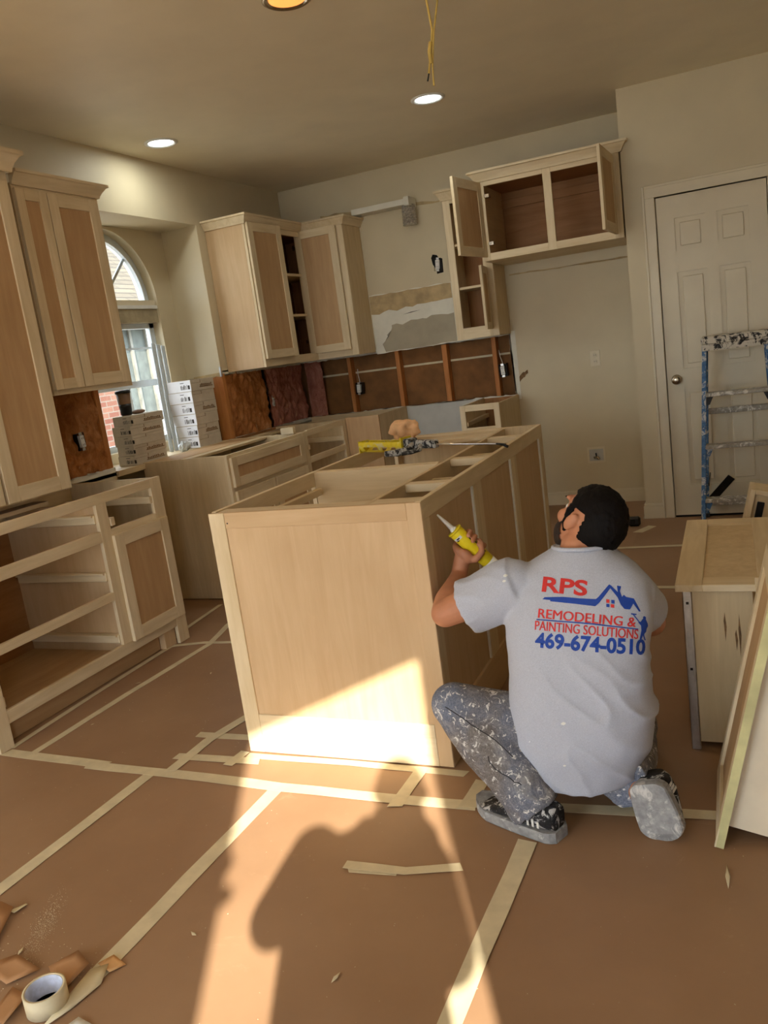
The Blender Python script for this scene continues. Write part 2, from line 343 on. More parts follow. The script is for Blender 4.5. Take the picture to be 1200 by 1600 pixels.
prism(wall_left, 'drywall_edge', [(XL, 3.1, OB-0.03)]+jag((XL, 3.1, OB+0.006), (XL, NY0, OB+0.02), 22, 0.008, (0, 0, 1), 33)+[(XL, NY0, OB-0.03)], (-0.013, 0, 0), 'mud')
prism(wall_left, 'drywall_edge', [(XL-0.005, NY1+0.013, OT)]+jag((XL-0.005, NY1-0.002, OT-0.012), (NX+0.06, NY1-0.002, OT-0.004), 12, 0.008, (0, 0, 1), 34)+[(NX+0.06, NY1, OT+0.01), (XL-0.005, NY1, OT+0.02)], (0, 0.012, 0), 'kraft')
def lumpy(parent, name, lo, hi, axis, mat, amp=0.02, nu=36, nv=16, seed=0):
    """a bulging sheet of insulation; axis 0: faces +x, axis 1: faces -y"""
    bm = bmesh.new(); g = []
    for i in range(nu+1):
        row = []
        for j in range(nv+1):
            u, v = i/nu, j/nv; a = lo[0]+(hi[0]-lo[0])*u; z = lo[1]+(hi[1]-lo[1])*v
            d = amp*(noise.noise((a*9+seed, z*7, seed))+0.7*noise.noise((a*30, z*24, seed+3)))
            row.append(bm.verts.new((lo[2]+d, a, z) if axis == 0 else (a, lo[2]+d, z)))
        g.append(row)
    for i in range(nu):
        for j in range(nv): bm.faces.new((g[i][j], g[i+1][j], g[i+1][j+1], g[i][j+1]))
    return link(name, bm, mat, parent, True)
lumpy(wall_left, 'insulation', (3.1, 0.86, XL-0.022), (3.72, 1.40), 0, 'insul', 0.026, 60, 40, seed=2)
lumpy(wall_left, 'insulation', (5.06, 0.86, XL-0.022), (5.62, 1.40), 0, 'insul', 0.026, 60, 40, seed=5)
lumpy(wall_left, 'insulation', (5.66, 0.86, XL-0.022), (6.27, 1.40), 0, 'insulred', 0.026, 60, 40, seed=9)
lumpy(wall_back, 'insulation', (-3.36, 0.86, YB+0.02), (-3.20, 1.40), 1, 'insulred', 0.015, 14, 16, seed=12)
boxes(wall_left, 'dark_gap', [((XL-0.10, 5.61, 0.86), (XL-0.045, 5.68, 1.40))], 'dark')
box(wall_left, 'stud', (XL-0.09, NY0-0.038, 0.80), (XL-0.012, NY0, 1.42), 'stud')
box(wall_left, 'stud', (XL-0.09, NY1+0.002, 0.80), (XL+0.001, NY1+0.040, 1.36), 'stud')
box(wall_left, 'ledge', (NX-0.02, NY0, 0.85), (XL+0.02, NY1, 0.884), 'ply')
box(wall_left, 'corner_bead', (XL-0.012, NY1-0.004, OT-0.01), (XL+0.002, NY1+0.016, OT+0.06), 'steel')

# pantry wall with door
DX0, DX1, DH = -0.385, 0.252, 2.070
wd_ = bmesh.new()
for lo, hi in (((XD, YD, 0), (DX0-0.012, YD+0.11, CE)), ((DX1+0.012, YD, 0), (2.4, YD+0.11, CE)), ((DX0-0.012, YD, DH+0.012), (DX1+0.012, YD+0.11, CE)), ((XD, YD+0.11, 0), (XD+0.11, YB+0.1, CE)), ((XD+0.11, YB+0.02, 0), (2.4, YB+0.16, CE))): add_box(wd_, lo, hi)
wall_right = link('wall_pantry', wd_, 'wall'); tag(wall_right, kind='structure')
tr = bmesh.new()
for lo, hi in (((-0.4483, YD-0.016, 0), (DX0-0.004, YD, DH+0.004)), ((DX1+0.004, YD-0.016, 0), (DX1+0.077, YD, DH+0.004)), ((-0.4483, YD-0.016, DH+0.004), (DX1+0.077, YD, DH+0.074)),
               ((-0.4485, YD-0.021, DH+0.064), (DX1+0.081, YD-0.001, DH+0.080)), ((-0.4625, YD-0.021, 0), (-0.4485, YD-0.001, DH+0.080)),
               ((DX0-0.012, YD, 0), (DX0-0.003, YD+0.11, DH+0.012)), ((DX1+0.003, YD, 0), (DX1+0.012, YD+0.11, DH+0.012))): add_box(tr, lo, hi, None, 0.002)
trim1 = link('trim_1', tr, 'trim'); tag(trim1, 'painted casing around the pantry door', kind='structure')
d1 = bmesh.new(); W_, y0, y1 = DX1-DX0, YD+0.004, YD+0.038
xs = [DX0+0.002, DX0+0.105, DX0+0.285, DX0+0.352, DX0+0.532, DX1-0.002]; zs = [0.012, 0.22, 0.86, 0.99, 1.60, 1.73, 1.93, DH-0.003]
def dbx(a, b, c, d_): add_box(d1, (a, y0, c), (b, y1, d_))
for i in (0, 2, 4): dbx(xs[i], xs[i+1], zs[0], zs[7])
for i in (1, 3):
    for j in (0, 2, 4, 6): dbx(xs[i], xs[i+1], zs[j], zs[j+1])
door1 = link('door_1', d1, 'trim'); tag(door1, 'white six-panel pantry door behind the ladder', kind='structure')
for i in (1, 3):
    for j in (1, 3, 5):
        bm = bmesh.new(); a, b, c, d_ = xs[i], xs[i+1], zs[j], zs[j+1]
        add_box(bm, (a, y0+0.011, c), (b, y1-0.004, d_)); add_box(bm, (a+0.028, y0+0.004, c+0.028), (b-0.028, y0+0.012, d_-0.028), None, 0.005); link('panel', bm, 'trim', door1)
lathe(door1, 'door_knob', [(0.032, 0), (0.032, 0.005), (0.012, 0.01), (0.011, 0.03), (0.024, 0.036), (0.030, 0.05), (0.026, 0.062), (0.010, 0.066)], 'nickel', Matrix.Translation((-0.325, YD+0.004, 0.925)) @ Matrix.Rotation(PI/2, 4, 'X'))
boxes(door1, 'threshold_gap', [((DX0, YD+0.002, 0), (DX1, YD+0.05, 0.010))], 'dark')
for nm, lo, hi in (('baseboard_alcove', (-1.53, YB-0.012, 0), (XD, YB, 0.105)), ('baseboard_pantry', (XD-0.012, YD, 0), (XD, YB, 0.105)), ('baseboard_jamb', (XD-0.014, YD-0.014, 0), (-0.462, YD, 0.105))):
    bm = bmesh.new(); add_box(bm, lo, (hi[0], hi[1], 0.085)); e = 0.004
    add_box(bm, (lo[0]+(e if lo[0] > -1.5 else 0), lo[1]+e, 0.085), (hi[0], hi[1], 0.105), None, 0.003); tag(link(nm, bm, 'trim'), kind='structure')

# walls behind the camera: right, diagonal with the sunlit glass door, rear
wr = bmesh.new(); RX = 2.13
for lo, hi in (((RX, 1.0, 0), (RX+0.12, YB+0.16, CE)),): add_box(wr, lo, hi)
tag(link('wall_right', wr, 'wall'), kind='structure')
wq = bmesh.new(); mq = Matrix(((D.x, 0.7071, 0, Q.x), (D.y, -0.7071, 0, Q.y), (0, 0, 1, 0), (0, 0, 0, 1)))
K0, K1, ZT = -0.717, -0.017, 2.35
for lo, hi in (((-2.25, 0, 0), (K0, 0.1, CE)), ((K1, 0, 0), (2.45, 0.1, CE)), ((K0, 0, ZT), (K1, 0.1, CE))): add_box(wq, lo, hi, mq)
wdg = link('wall_diagonal', wq, 'wall'); tag(wdg, kind='structure')
for k_, z_, r_ in ((K0+0.025, 1.765, 0.024), (K0+0.004, 1.86, 0.030)): lathe(wdg, 'door_hook', [(0.004, -r_), (r_*0.7, -r_*0.7), (r_, 0), (r_*0.7, r_*0.7), (0.004, r_)], 'nickel', mq @ Matrix.Translation((k_, 0.05, z_)), 16)
wz = bmesh.new()
for lo, hi in (((-3.5, -2.18, 0), (-3.25, -2.06, CE)), ((-1.15, -2.18, 0), (-1.0, -2.06, CE)), ((-3.25, -2.18, 2.35), (-1.15, -2.06, CE))): add_box(wz, lo, hi)
tag(link('wall_rear', wz, 'wall'), kind='structure')
tag(boxes(None, 'ground', [((-16, -14, -0.4), (14, 18, -0.14))], 'concrete'), kind='structure')

# kitchen window
win = thing('window_1', 'arched kitchen window over the sink', None, (NX-0.1, AC, SZ)); win['kind'] = 'structure'
fx0, fx1 = NX-0.105, NX-0.07
bm = bmesh.new(); n = 28
for r_in, r_out, x0, x1 in ((AR-0.045, AR, fx0, fx1), (AR-0.055, AR-0.035, fx0-0.006, fx1+0.01)):
    for k in range(n):
        a = [PI*k/n, PI*(k+1)/n]; q = []
        for x in (x0, x1):
            for r, an in ((r_in, a[0]), (r_out, a[0]), (r_out, a[1]), (r_in, a[1])): q.append(bm.verts.new((x, AC-r*math.cos(an), AZ+r*math.sin(an))))
        for f in ((0, 1, 2, 3), (7, 6, 5, 4), (0, 3, 7, 4), (1, 5, 6, 2)): bm.faces.new([q[i] for i in f])
link('arch_frame', bm, 'vinyl', win)
box(win, 'arch_sill', (NX-0.11, AC-AR, AZ-0.03), (NX-0.02, AC+AR, AZ+0.005), 'trim')
for an in (rad(45), rad(90), rad(135)):
    dx = Vector((0, math.cos(an), math.sin(an))); tube(win, 'muntin', [Vector((NX-0.09, AC, AZ)), Vector((NX-0.09, AC, AZ))+dx*(AR-0.04)], 0.011, 'vinyl', 6)
box(win, 'header', (NX-0.10, AC-AR, 1.775), (NX-0.015, AC+AR, 1.865), simple('weathered_header', (168, 154, 124), 0.8, 0.12, 12)); box(win, 'white_strip', (NX-0.10, AC-AR, 1.866), (NX-0.005, AC+AR, 1.89), 'white')
for y in (AC-AR, AC+AR-0.05): box(win, 'jamb', (fx0, y, SZ), (fx1, y+0.05, 1.775), 'vinyl')
box(win, 'lower_frame', (fx0, AC-AR, SZ), (fx1, AC+AR, SZ+0.04), 'vinyl'); box(win, 'upper_frame', (fx0, AC-AR, 1.74), (fx1, AC+AR, 1.775), 'vinyl')
box(win, 'meeting_rail', (fx0, AC-AR+0.05, 1.345), (fx1+0.01, AC+AR-0.05, 1.39), 'vinyl'); box(win, 'grille_bar', (fx0+0.01, AC-AR+0.05, 1.60), (fx0+0.02, AC+AR-0.05, 1.615), 'vinyl')
box(win, 'grille_bar', (fx0+0.01, AC-0.008, 1.38), (fx0+0.02, AC+0.008, 1.75), 'vinyl')
box(win, 'sash_stile', (fx0, AC+0.05, SZ+0.03), (fx1, AC+0.085, 1.36), 'vinyl')
boxes(win, 'pane', [((fx0+0.014, AC-AR+0.04, SZ+0.03), (fx0+0.018, AC+AR-0.04, 1.75))], 'glass')
prism(win, 'arch_pane', [(fx0+0.014, AC-(AR-0.03)*math.cos(PI*k/20), AZ+(AR-0.03)*math.sin(PI*k/20)) for k in range(21)], (0.004, 0, 0), 'glass')

# neighbouring house seen through the window
M['sidingtrim'] = simple('pale_siding_trim', (112, 112, 104), 0.8)
nh = thing('neighbour_house', 'neighbouring house with tan shingle roof and red brick seen through the window', 'house', (-7.6, 9, -0.14))
boxes(nh, 'brick_wall', [((-7.8, 4.0, -0.14), (-7.6, 8.98, 2.3))], 'brick')
boxes(nh, 'siding', [((-7.8, 8.98, -0.14), (-7.62, 14.0, 2.3))], simple('grey_siding', (82, 88, 84), 0.8))
for y in (9.0, 9.27, 9.62, 10.1): box(nh, 'siding_batten', (-7.63, y, 0), (-7.585, y+0.05, 2.2), 'sidingtrim')
box(nh, 'fascia', (-7.45, 3.8, 2.12), (-7.40, 14.2, 2.34), 'sidingtrim')
prism(nh, 'roof', [(-7.36, 3.7, 2.26), (-7.36, 14.3, 2.26), (-11.6, 14.3, 5.0), (-11.6, 3.7, 5.0)], (0, 0, 0.09), 'shingle')

# ------------------------------------------------------------------ floor paper and tape
def sheet(lo, hi, i):
    box(floor, 'paper_sheet', (lo[0], lo[1], -0.0015+0.0001*i), (hi[0], hi[1], 0.0002*(i % 3)), 'paper', bev=0)
for i, (lo, hi) in enumerate((((-3.34, 2.10), (-1.90, 3.6)), ((-3.34, 3.6), (-1.90, 6.27)), ((-3.34, -2.0), (-1.985, 2.10)), ((-1.985, -2.0), (-1.448, 2.10)), ((-1.448, -0.8), (-0.585, 2.10)), ((-0.585, 0.2), (2.1, 2.10)), ((-1.90, 2.10), (-0.6, 6.27)), ((-0.6, 2.10), (2.1, 4.15)), ((-0.6, 4.15), (2.1, 5.68)))):
    sheet(lo, hi, i)
def tape(pts, wd=0.048, z=0.0016, seed=0):
    rr = random.Random(seed); bm = bmesh.new(); P = [Vector((p[0], p[1], 0)) for p in pts]; L = []; R_ = []
    Q_ = [P[0]]
    for a, b in zip(P, P[1:]):
        m = max(2, int((b-a).length/0.12))
        for i in range(1, m+1): Q_.append(a.lerp(b, i/m))
    for i, p in enumerate(Q_):
        t = (Q_[min(i+1, len(Q_)-1)]-Q_[max(i-1, 0)]).normalized(); nn = Vector((-t.y, t.x, 0))
        e = t*rr.uniform(-0.012, 0.012) if i in (0, len(Q_)-1) else Vector()
        zz = z+rr.uniform(0, 0.0012)
        L.append(bm.verts.new(p+nn*(wd/2+rr.uniform(-.0015, .0015))+e+Vector((0, 0, zz)))); R_.append(bm.verts.new(p-nn*(wd/2+rr.uniform(-.0015, .0015))-e+Vector((0, 0, zz))))
    fs = [bm.faces.new((L[i], L[i+1], R_[i+1], R_[i])) for i in range(len(L)-1)]
    r = bmesh.ops.extrude_face_region(bm, geom=fs); bmesh.ops.translate(bm, verts=[v for v in r['geom'] if isinstance(v, bmesh.types.BMVert)], vec=(0, 0, -0.0008))
    return link('tape_strip', bm, 'tape', floor)
TP = [([(-2.73, 2.118), (-2.2, 2.10)], 0.05), ([(-2.28, 2.086), (-1.745, 2.085), (-1.44, 2.072), (-1.0, 2.07), (-0.76, 2.078)], 0.05), ([(-0.80, 2.084), (-0.076, 2.147), (0.6, 2.19)], 0.045),
      ([(-1.44, 2.07), (-1.452, 1.6), (-1.458, 1.22)], 0.052), ([(-1.972, 2.07), (-1.985, 1.7), (-2.0, 1.35), (-2.02, 0.6)], 0.048), ([(-0.570, 1.935), (-0.585, 1.5), (-0.60, 0.9)], 0.052),
      ([(-2.596, 2.13), (-2.584, 2.681), (-2.55, 3.28), (-2.62, 3.56), (-2.66, 4.2)], 0.035), ([(-2.735, 2.15), (-2.757, 2.623), (-2.764, 3.225)], 0.03),
      ([(-1.905, 2.10), (-1.899, 2.327), (-1.852, 2.53)], 0.045), ([(-1.975, 2.37), (-1.74, 2.374)], 0.04), ([(-1.955, 2.20), (-1.60, 2.214)], 0.042), ([(-1.705, 2.17), (-1.692, 2.27)], 0.04),
      ([(-1.67, 2.247), (-1.255, 2.256), (-0.84, 2.25)], 0.035), ([(-1.004, 2.03), (-0.997, 2.245)], 0.045), ([(-0.787, 2.06), (-0.777, 2.215)], 0.045),
      ([(-2.777, 3.242), (-2.60, 3.30), (-2.40, 3.32)], 0.03), ([(-2.856, 3.474), (-2.896, 3.903)], 0.028), ([(-1.035, 1.735), (-0.86, 1.745), (-0.715, 1.790)], 0.032), ([(-1.02, 1.722), (-0.88, 1.738)], 0.03),
      ([(-1.4, 4.90), (-0.701, 4.93), (-0.05, 4.96)], 0.04), ([(-0.75, 4.155), (-0.432, 4.155), (-0.1, 4.14)], 0.04), ([(-0.60, 5.30), (-0.52, 5.46)], 0.06)]
for i, (p, wd) in enumerate(TP): tape(p, wd, 0.0014+0.0009*(i % 3), i)

# ------------------------------------------------------------------ cabinets
HB = 0.89
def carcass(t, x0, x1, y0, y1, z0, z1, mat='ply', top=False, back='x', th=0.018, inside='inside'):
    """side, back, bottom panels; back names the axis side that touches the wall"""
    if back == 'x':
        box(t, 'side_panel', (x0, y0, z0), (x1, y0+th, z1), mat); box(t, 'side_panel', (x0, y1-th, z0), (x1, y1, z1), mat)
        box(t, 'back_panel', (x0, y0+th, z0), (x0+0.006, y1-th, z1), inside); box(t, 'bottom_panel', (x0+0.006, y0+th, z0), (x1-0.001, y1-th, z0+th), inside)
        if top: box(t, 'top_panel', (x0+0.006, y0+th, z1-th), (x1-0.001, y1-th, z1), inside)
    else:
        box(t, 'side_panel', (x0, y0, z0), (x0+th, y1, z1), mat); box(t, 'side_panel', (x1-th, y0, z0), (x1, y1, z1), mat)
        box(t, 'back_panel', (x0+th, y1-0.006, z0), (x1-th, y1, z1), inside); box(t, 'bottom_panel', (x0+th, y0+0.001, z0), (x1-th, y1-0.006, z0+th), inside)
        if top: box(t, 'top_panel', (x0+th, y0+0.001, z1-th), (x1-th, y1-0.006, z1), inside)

# left base cabinet, drawer openings and one door
X0, X1 = XL+0.002, -2.74
t = thing('base_cabinet', 'open-fronted raw wood base cabinet with empty drawer bays and one closed door, left foreground', 'cabinet', (-3.05, 2.75, 0))
box(t, 'side_panel', (X0, 2.13, 0.0), (X1-0.02, 2.148, HB-0.005), 'ply'); box(t, 'side_panel', (X0, 3.355, 0.0), (X1-0.02, 3.373, HB-0.005), 'ply', ax=2)
box(t, 'partition', (X0, 2.90, 0.115), (X1-0.02, 2.918, HB-0.045), 'pale', ax=2)
box(t, 'back_panel', (X0, 2.148, 0.1), (X0+0.006, 3.355, HB-0.10), 'inside'); box(t, 'bottom_panel', (X0+0.006, 2.148, 0.097), (X1-0.02, 3.355, 0.115), 'mdf')
box(t, 'back_rail', (X0, 2.148, HB-0.10), (X0+0.018, 3.355, HB-0.005), 'ply')
FX0, FX1 = X1-0.02, X1
box(t, 'rail', (FX0, 2.17, 0.843), (FX1, 3.29, HB), 'maple'); box(t, 'rail', (FX0, 2.17, 0.664), (FX1, 2.885, 0.716), 'maple'); box(t, 'rail', (FX0, 2.17, 0.378), (FX1, 2.885, 0.418), 'maple'); box(t, 'rail', (FX0, 2.17, 0.097), (FX1, 3.29, 0.152), 'maple')
box(t, 'rail', (FX0, 2.955, 0.668), (FX1, 3.29, 0.71), 'maple')
box(t, 'stile', (FX0, 2.10, 0.0), (FX1+0.004, 2.17, HB), 'maple'); box(t, 'stile', (FX0, 2.885, 0.152), (FX1, 2.955, 0.843), 'maple'); box(t, 'stile', (FX0, 3.29, 0.0), (FX1, 3.373, HB), 'maple')
box(t, 'toe_kick', (-2.815, 2.17, 0.0), (-2.80, 3.20, 0.097), 'mdf'); box(t, 'toe_return', (-2.80, 3.20, 0.0), (-2.762, 3.29, 0.097), 'pale')
box(t, 'top_brace', (X0+0.20, 2.148, HB-0.035), (X0+0.30, 2.918, HB-0.015), 'ply', ax=1)
for z, ya in ((0.775, 2.87), (0.495, 2.87), (0.185, 2.87)):
    bm = bmesh.new(); add_box(bm, (X0+0.03, ya+0.004, z-0.022), (X1-0.015, ya+0.030, z+0.022), None, 0.003); add_box(bm, (X0+0.03, ya-0.008, z+0.012), (X1-0.02, ya+0.004, z+0.022), None, 0.002)
    link('drawer_runner', bm, 'maple_x', t)
    box(t, 'drawer_runner', (X0+0.03, 2.165, z-0.022), (X1-0.015, 2.19, z+0.022), 'maple')
box(t, 'drawer_runner', (X0+0.03, 2.957, 0.725), (X1+0.006, 2.985, 0.765), 'maple'); box(t, 'drawer_runner', (X0+0.03, 3.27, 0.765), (X1-0.004, 3.30, 0.80), 'maple')
shaker(t, 'door', frame_mx((X1, 2.948, 0.145), (0, 1, 0), (0, 0, 1)), 0.405, 0.535, 0.062)

# sink base, drawer base and corner run along the left wall
t = thing('sink_cabinet', 'tan sink base cabinet with a single false drawer front, under the window', 'cabinet', (-3.05, 4.49, 0))
box(t, 'side_panel', (X0, 4.0, 0.006), (X1-0.02, 4.018, HB), 'ply', ax=2); box(t, 'side_panel', (X0, 4.952, 0.1), (X1-0.02, 4.97, HB), 'ply')
box(t, 'bottom_panel', (X0, 4.018, 0.1), (X1-0.02, 4.952, 0.118), 'inside'); box(t, 'back_rail', (X0, 4.018, HB-0.10), (X0+0.018, 4.952, HB), 'ply'); box(t, 'top_brace', (X0+0.25, 4.018, HB-0.02), (X0+0.33, 4.952, HB-0.004), 'ply')
box(t, 'stile', (FX0, 4.0, 0.1), (FX1, 4.045, HB), 'maple'); box(t, 'stile', (FX0, 4.92, 0.1), (FX1, 4.97, HB), 'maple')
for z in (0.845, 0.655, 0.1): box(t, 'rail', (FX0, 4.045, z), (FX1, 4.92, z+0.045), 'maple')
box(t, 'stile', (FX0, 4.46, 0.145), (FX1, 4.50, 0.655), 'maple')
shaker(t, 'drawer_front', frame_mx((X1, 4.022, 0.69), (0, 1, 0), (0, 0, 1)), 0.90, 0.18, 0.055)
for y in (4.03, 4.49): shaker(t, 'door', frame_mx((X1, y, 0.12), (0, 1, 0), (0, 0, 1)), 0.445, 0.545, 0.06)
box(t, 'toe_kick', (-2.815, 4.018, 0.0), (-2.80, 4.952, 0.1), 'mdf'); box(t, 'sub_top', (X0+0.018, 4.018, HB-0.016), (X0+0.25, 4.952, HB-0.002), 'mdf')
box(t, 'wood_block', (X0+0.46, 4.93, HB), (X0+0.56, 4.965, HB+0.045), 'maple')

t = thing('drawer_cabinet', 'raw wood drawer cabinet with two empty drawer slots, between sink base and corner', 'cabinet', (-3.05, 5.3, 0))
box(t, 'side_panel', (X0, 4.974, 0.0), (X1-0.02, 4.99, HB), 'ply'); box(t, 'side_panel', (X0, 5.64, 0.0), (X1-0.02, 5.658, HB), 'ply')
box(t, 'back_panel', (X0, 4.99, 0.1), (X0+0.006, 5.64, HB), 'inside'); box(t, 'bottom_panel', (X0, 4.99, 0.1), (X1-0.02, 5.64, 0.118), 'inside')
box(t, 'stile', (FX0, 4.974, 0.0), (FX1, 5.02, HB), 'maple'); box(t, 'stile', (FX0, 5.60, 0.0), (FX1, 5.658, HB), 'maple')
for z in (0.855, 0.665, 0.40, 0.1): box(t, 'rail', (FX0, 5.02, z), (FX1, 5.60, z+0.042), 'maple')
for z in (0.76, 0.74): box(t, 'drawer_runner', (X0+0.03, 5.0 if z > 0.75 else 5.585, z), (X1+0.004, 5.03 if z > 0.75 else 5.61, z+0.035), 'maple')
box(t, 'top_brace', (X0+0.05, 4.99, HB-0.03), (X0+0.15, 5.64, HB-0.012), 'ply')

t = thing('corner_base_cabinet', 'plain tan corner base cabinet end beside the empty range gap', 'cabinet', (-3.0, 5.95, 0))
box(t, 'back_panel', (X0, YB-0.008, 0.0), (-2.47, YB-0.002, HB), 'ply'); box(t, 'side_panel', (-2.478, 5.68, 0.0), (-2.46, YB-0.008, HB+0.01), 'ply', ax=2)
box(t, 'front_panel', (-2.738, 5.66, 0.0), (-2.46, 5.68, HB+0.01), 'mdf', ax=2); box(t, 'bottom_panel', (X0, 5.68, 0.1), (-2.478, YB-0.01, 0.118), 'inside'); box(t, 'top_brace', (X0, 5.68, HB-0.02), (-2.478, 5.76, HB-0.002), 'ply')
box(t, 'back_rail', (X0+0.02, YB-0.028, HB-0.09), (-2.478, YB-0.01, HB), 'ply')

t = thing('narrow_base_cabinet', 'narrow raw wood base cabinet with an open drawer bay right of the range gap', 'cabinet', (-1.66, 5.96, 0))
box(t, 'side_panel', (-1.815, 5.68, 0), (-1.797, YB-0.003, HB+0.005), 'ply', ax=2); box(t, 'side_panel', (-1.538, 5.68, 0), (-1.52, YB-0.003, HB+0.005), 'ply', ax=2)
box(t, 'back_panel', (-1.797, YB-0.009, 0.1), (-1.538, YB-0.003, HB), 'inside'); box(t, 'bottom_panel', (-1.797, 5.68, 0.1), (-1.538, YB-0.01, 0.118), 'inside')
box(t, 'stile', (-1.815, 5.66, 0), (-1.775, 5.68, HB+0.01), 'maple'); box(t, 'stile', (-1.562, 5.66, 0), (-1.52, 5.68, HB+0.01), 'maple')
for z in (0.855, 0.69, 0.10): box(t, 'rail', (-1.775, 5.66, z), (-1.562, 5.68, z+0.045), 'maple')
shaker(t, 'door', frame_mx((-1.80, 5.66, 0.115), (1, 0, 0), (0, 0, 1)), 0.265, 0.57, 0.05)
for x in (-1.795, -1.565): box(t, 'drawer_runner', (x, 5.68, 0.745), (x+0.028, YB-0.02, 0.775), 'maple')

# upper cabinets, left wall
U0, U1 = 1.365, 2.36
t = thing('hutch_cabinet', 'tall pantry-depth upper cabinet reaching down to counter height, nearest on the left wall', 'cabinet', (-3.16, 2.6, 0.913))
carcass(t, XL+0.002, -3.0, 2.20, 3.010, 0.915, 2.40, top=True)
HX = -2.98
for y, wd in ((2.20, 0.045), (2.965, 0.045)): box(t, 'stile', (-3.0, y, 0.915), (HX, y+wd, 2.40), 'maple')
box(t, 'stile', (-3.0, 2.585, 0.95), (HX, 2.63, 2.36), 'maple')
for z in (0.915, 2.33): box(t, 'rail', (-3.0, 2.245, z), (HX, 2.965, z+0.045), 'maple')
for y in (2.205, 2.607): shaker(t, 'door', frame_mx((HX, y, 0.922), (0, 1, 0), (0, 0, 1)), 0.385, 1.42, 0.068, pm='mdf')
crown(t, [(-3.0, 2.2), (HX+0.02, 2.2), (HX+0.02, 3.011), (XL+0.01, 3.011)], 2.38, 2.47, 0.055)

t = thing('upper_cabinet', 'raw wood double-door upper cabinet between the tall cabinet and the arched window', 'cabinet', (-3.2, 3.36, U0))
carcass(t, XL+0.002, -3.05, 3.075, 3.655, U0, U1, top=True)
for y, wd in ((3.075, 0.03), (3.60, 0.055)): box(t, 'stile', (-3.05, y, U0), (-3.03, y+wd, U1), 'maple')
for z in (U0, U1-0.05): box(t, 'rail', (-3.05, 3.105, z), (-3.03, 3.60, z+0.05), 'maple')
shaker(t, 'door', frame_mx((-3.03, 3.078, U0+0.025), (0, 1, 0), (0, 0, 1)), 0.195, U1-U0-0.05, 0.052); shaker(t, 'door', frame_mx((-3.03, 3.28, U0+0.025), (0, 1, 0), (0, 0, 1)), 0.345, U1-U0-0.05, 0.062)
crown(t, [(-3.03, 3.075), (-3.03, 3.656), (XL+0.01, 3.656)], U1-0.01, 2.415)

# corner upper
t = thing('corner_upper_cabinet', 'L-shaped corner upper cabinet with its shelves showing between two doors', 'cabinet', (-3.1, 5.8, U0))
box(t, 'side_panel', (XL+0.002, 5.11, U0), (-3.05, 5.128, U1), 'pale', ax=2); box(t, 'side_panel', (-2.688, 5.96, U0), (-2.67, YB-0.002, U1), 'ply', ax=2)
box(t, 'back_panel', (XL+0.002, 5.128, U0), (XL+0.008, YB-0.01, U1), 'inside'); box(t, 'back_panel', (XL+0.008, YB-0.008, U0), (-2.688, YB-0.002, U1), 'inside')
def lshelf(nm, z, m='inside_y', th=0.018):
    boxes(t, nm, [((XL+0.008, 5.128, z), (-3.052, 5.962, z+th)), ((XL+0.008, 5.962, z), (-2.688, YB-0.009, z+th))], m)
lshelf('bottom_panel', U0, 'ply_y'); lshelf('top_panel', U1-0.02, 'inside_y'); lshelf('shelf', 1.715, 'maple_y'); lshelf('shelf', 2.02, 'maple_y')
box(t, 'stile', (-3.05, 5.11, U0), (-3.03, 5.155, U1), 'maple'); box(t, 'stile', (-3.05, 5.92, U0), (-3.03, 5.96, U1), 'maple'); box(t, 'stile', (-2.73, 5.94, U0), (-2.67, 5.96, U1), 'maple')
for z in (U0, U1-0.045):
    box(t, 'rail', (-3.05, 5.155, z), (-3.03, 5.92, z+0.06), 'maple'); box(t, 'rail', (-3.03, 5.94, z), (-2.73, 5.96, z+0.05), 'maple')
a = rad(4); shaker(t, 'door', frame_mx((-3.028, 5.118, U0+0.055), (math.sin(a), math.cos(a), 0), (0, 0, 1)), 0.415, 0.94, 0.06)
a = rad(2.5); shaker(t, 'door', frame_mx((-3.075, 5.918, U0+0.05), (math.cos(a), math.sin(a)*0.6, 0), (0, 0, 1)), 0.355, 0.94, 0.058, hinges=((-0.035, 0.10, 0.04), (-0.035, 0.83, 0.04)))
crown(t, [(XL+0.005, 5.108), (-3.03, 5.108), (-3.03, 5.94), (-2.668, 5.94), (-2.668, YB-0.002)], U1-0.008, 2.415, 0.045)

# upper right of the range
t = thing('narrow_upper_cabinet', 'narrow open upper cabinet with two shelves right of the range space', 'cabinet', (-1.69, 6.1, U0))
carcass(t, -1.857, -1.532, 5.96, YB-0.002, U0, 2.37, back='y', top=True)
box(t, 'stile', (-1.857, 5.94, U0), (-1.803, 5.96, 2.37), 'maple'); box(t, 'stile', (-1.603, 5.94, U0), (-1.532, 5.96, 2.37), 'maple')
box(t, 'rail', (-1.803, 5.94, U0), (-1.603, 5.96, 1.447), 'maple'); box(t, 'rail', (-1.803, 5.94, 2.335), (-1.603, 5.96, 2.37), 'maple')
for z in (1.725, 2.035): box(t, 'shelf', (-1.839, 5.962, z), (-1.55, YB-0.01, z+0.018), 'maple')
a = rad(-84); shaker(t, 'door', frame_mx((-1.575, 5.935, U0+0.05), (math.cos(a), math.sin(a), 0), (0, 0, 1)), 0.24, 0.44, 0.05)
crown(t, [(-1.857, YB-0.002), (-1.857, 5.94), (-1.532, 5.94)], 2.36, 2.432, 0.045)

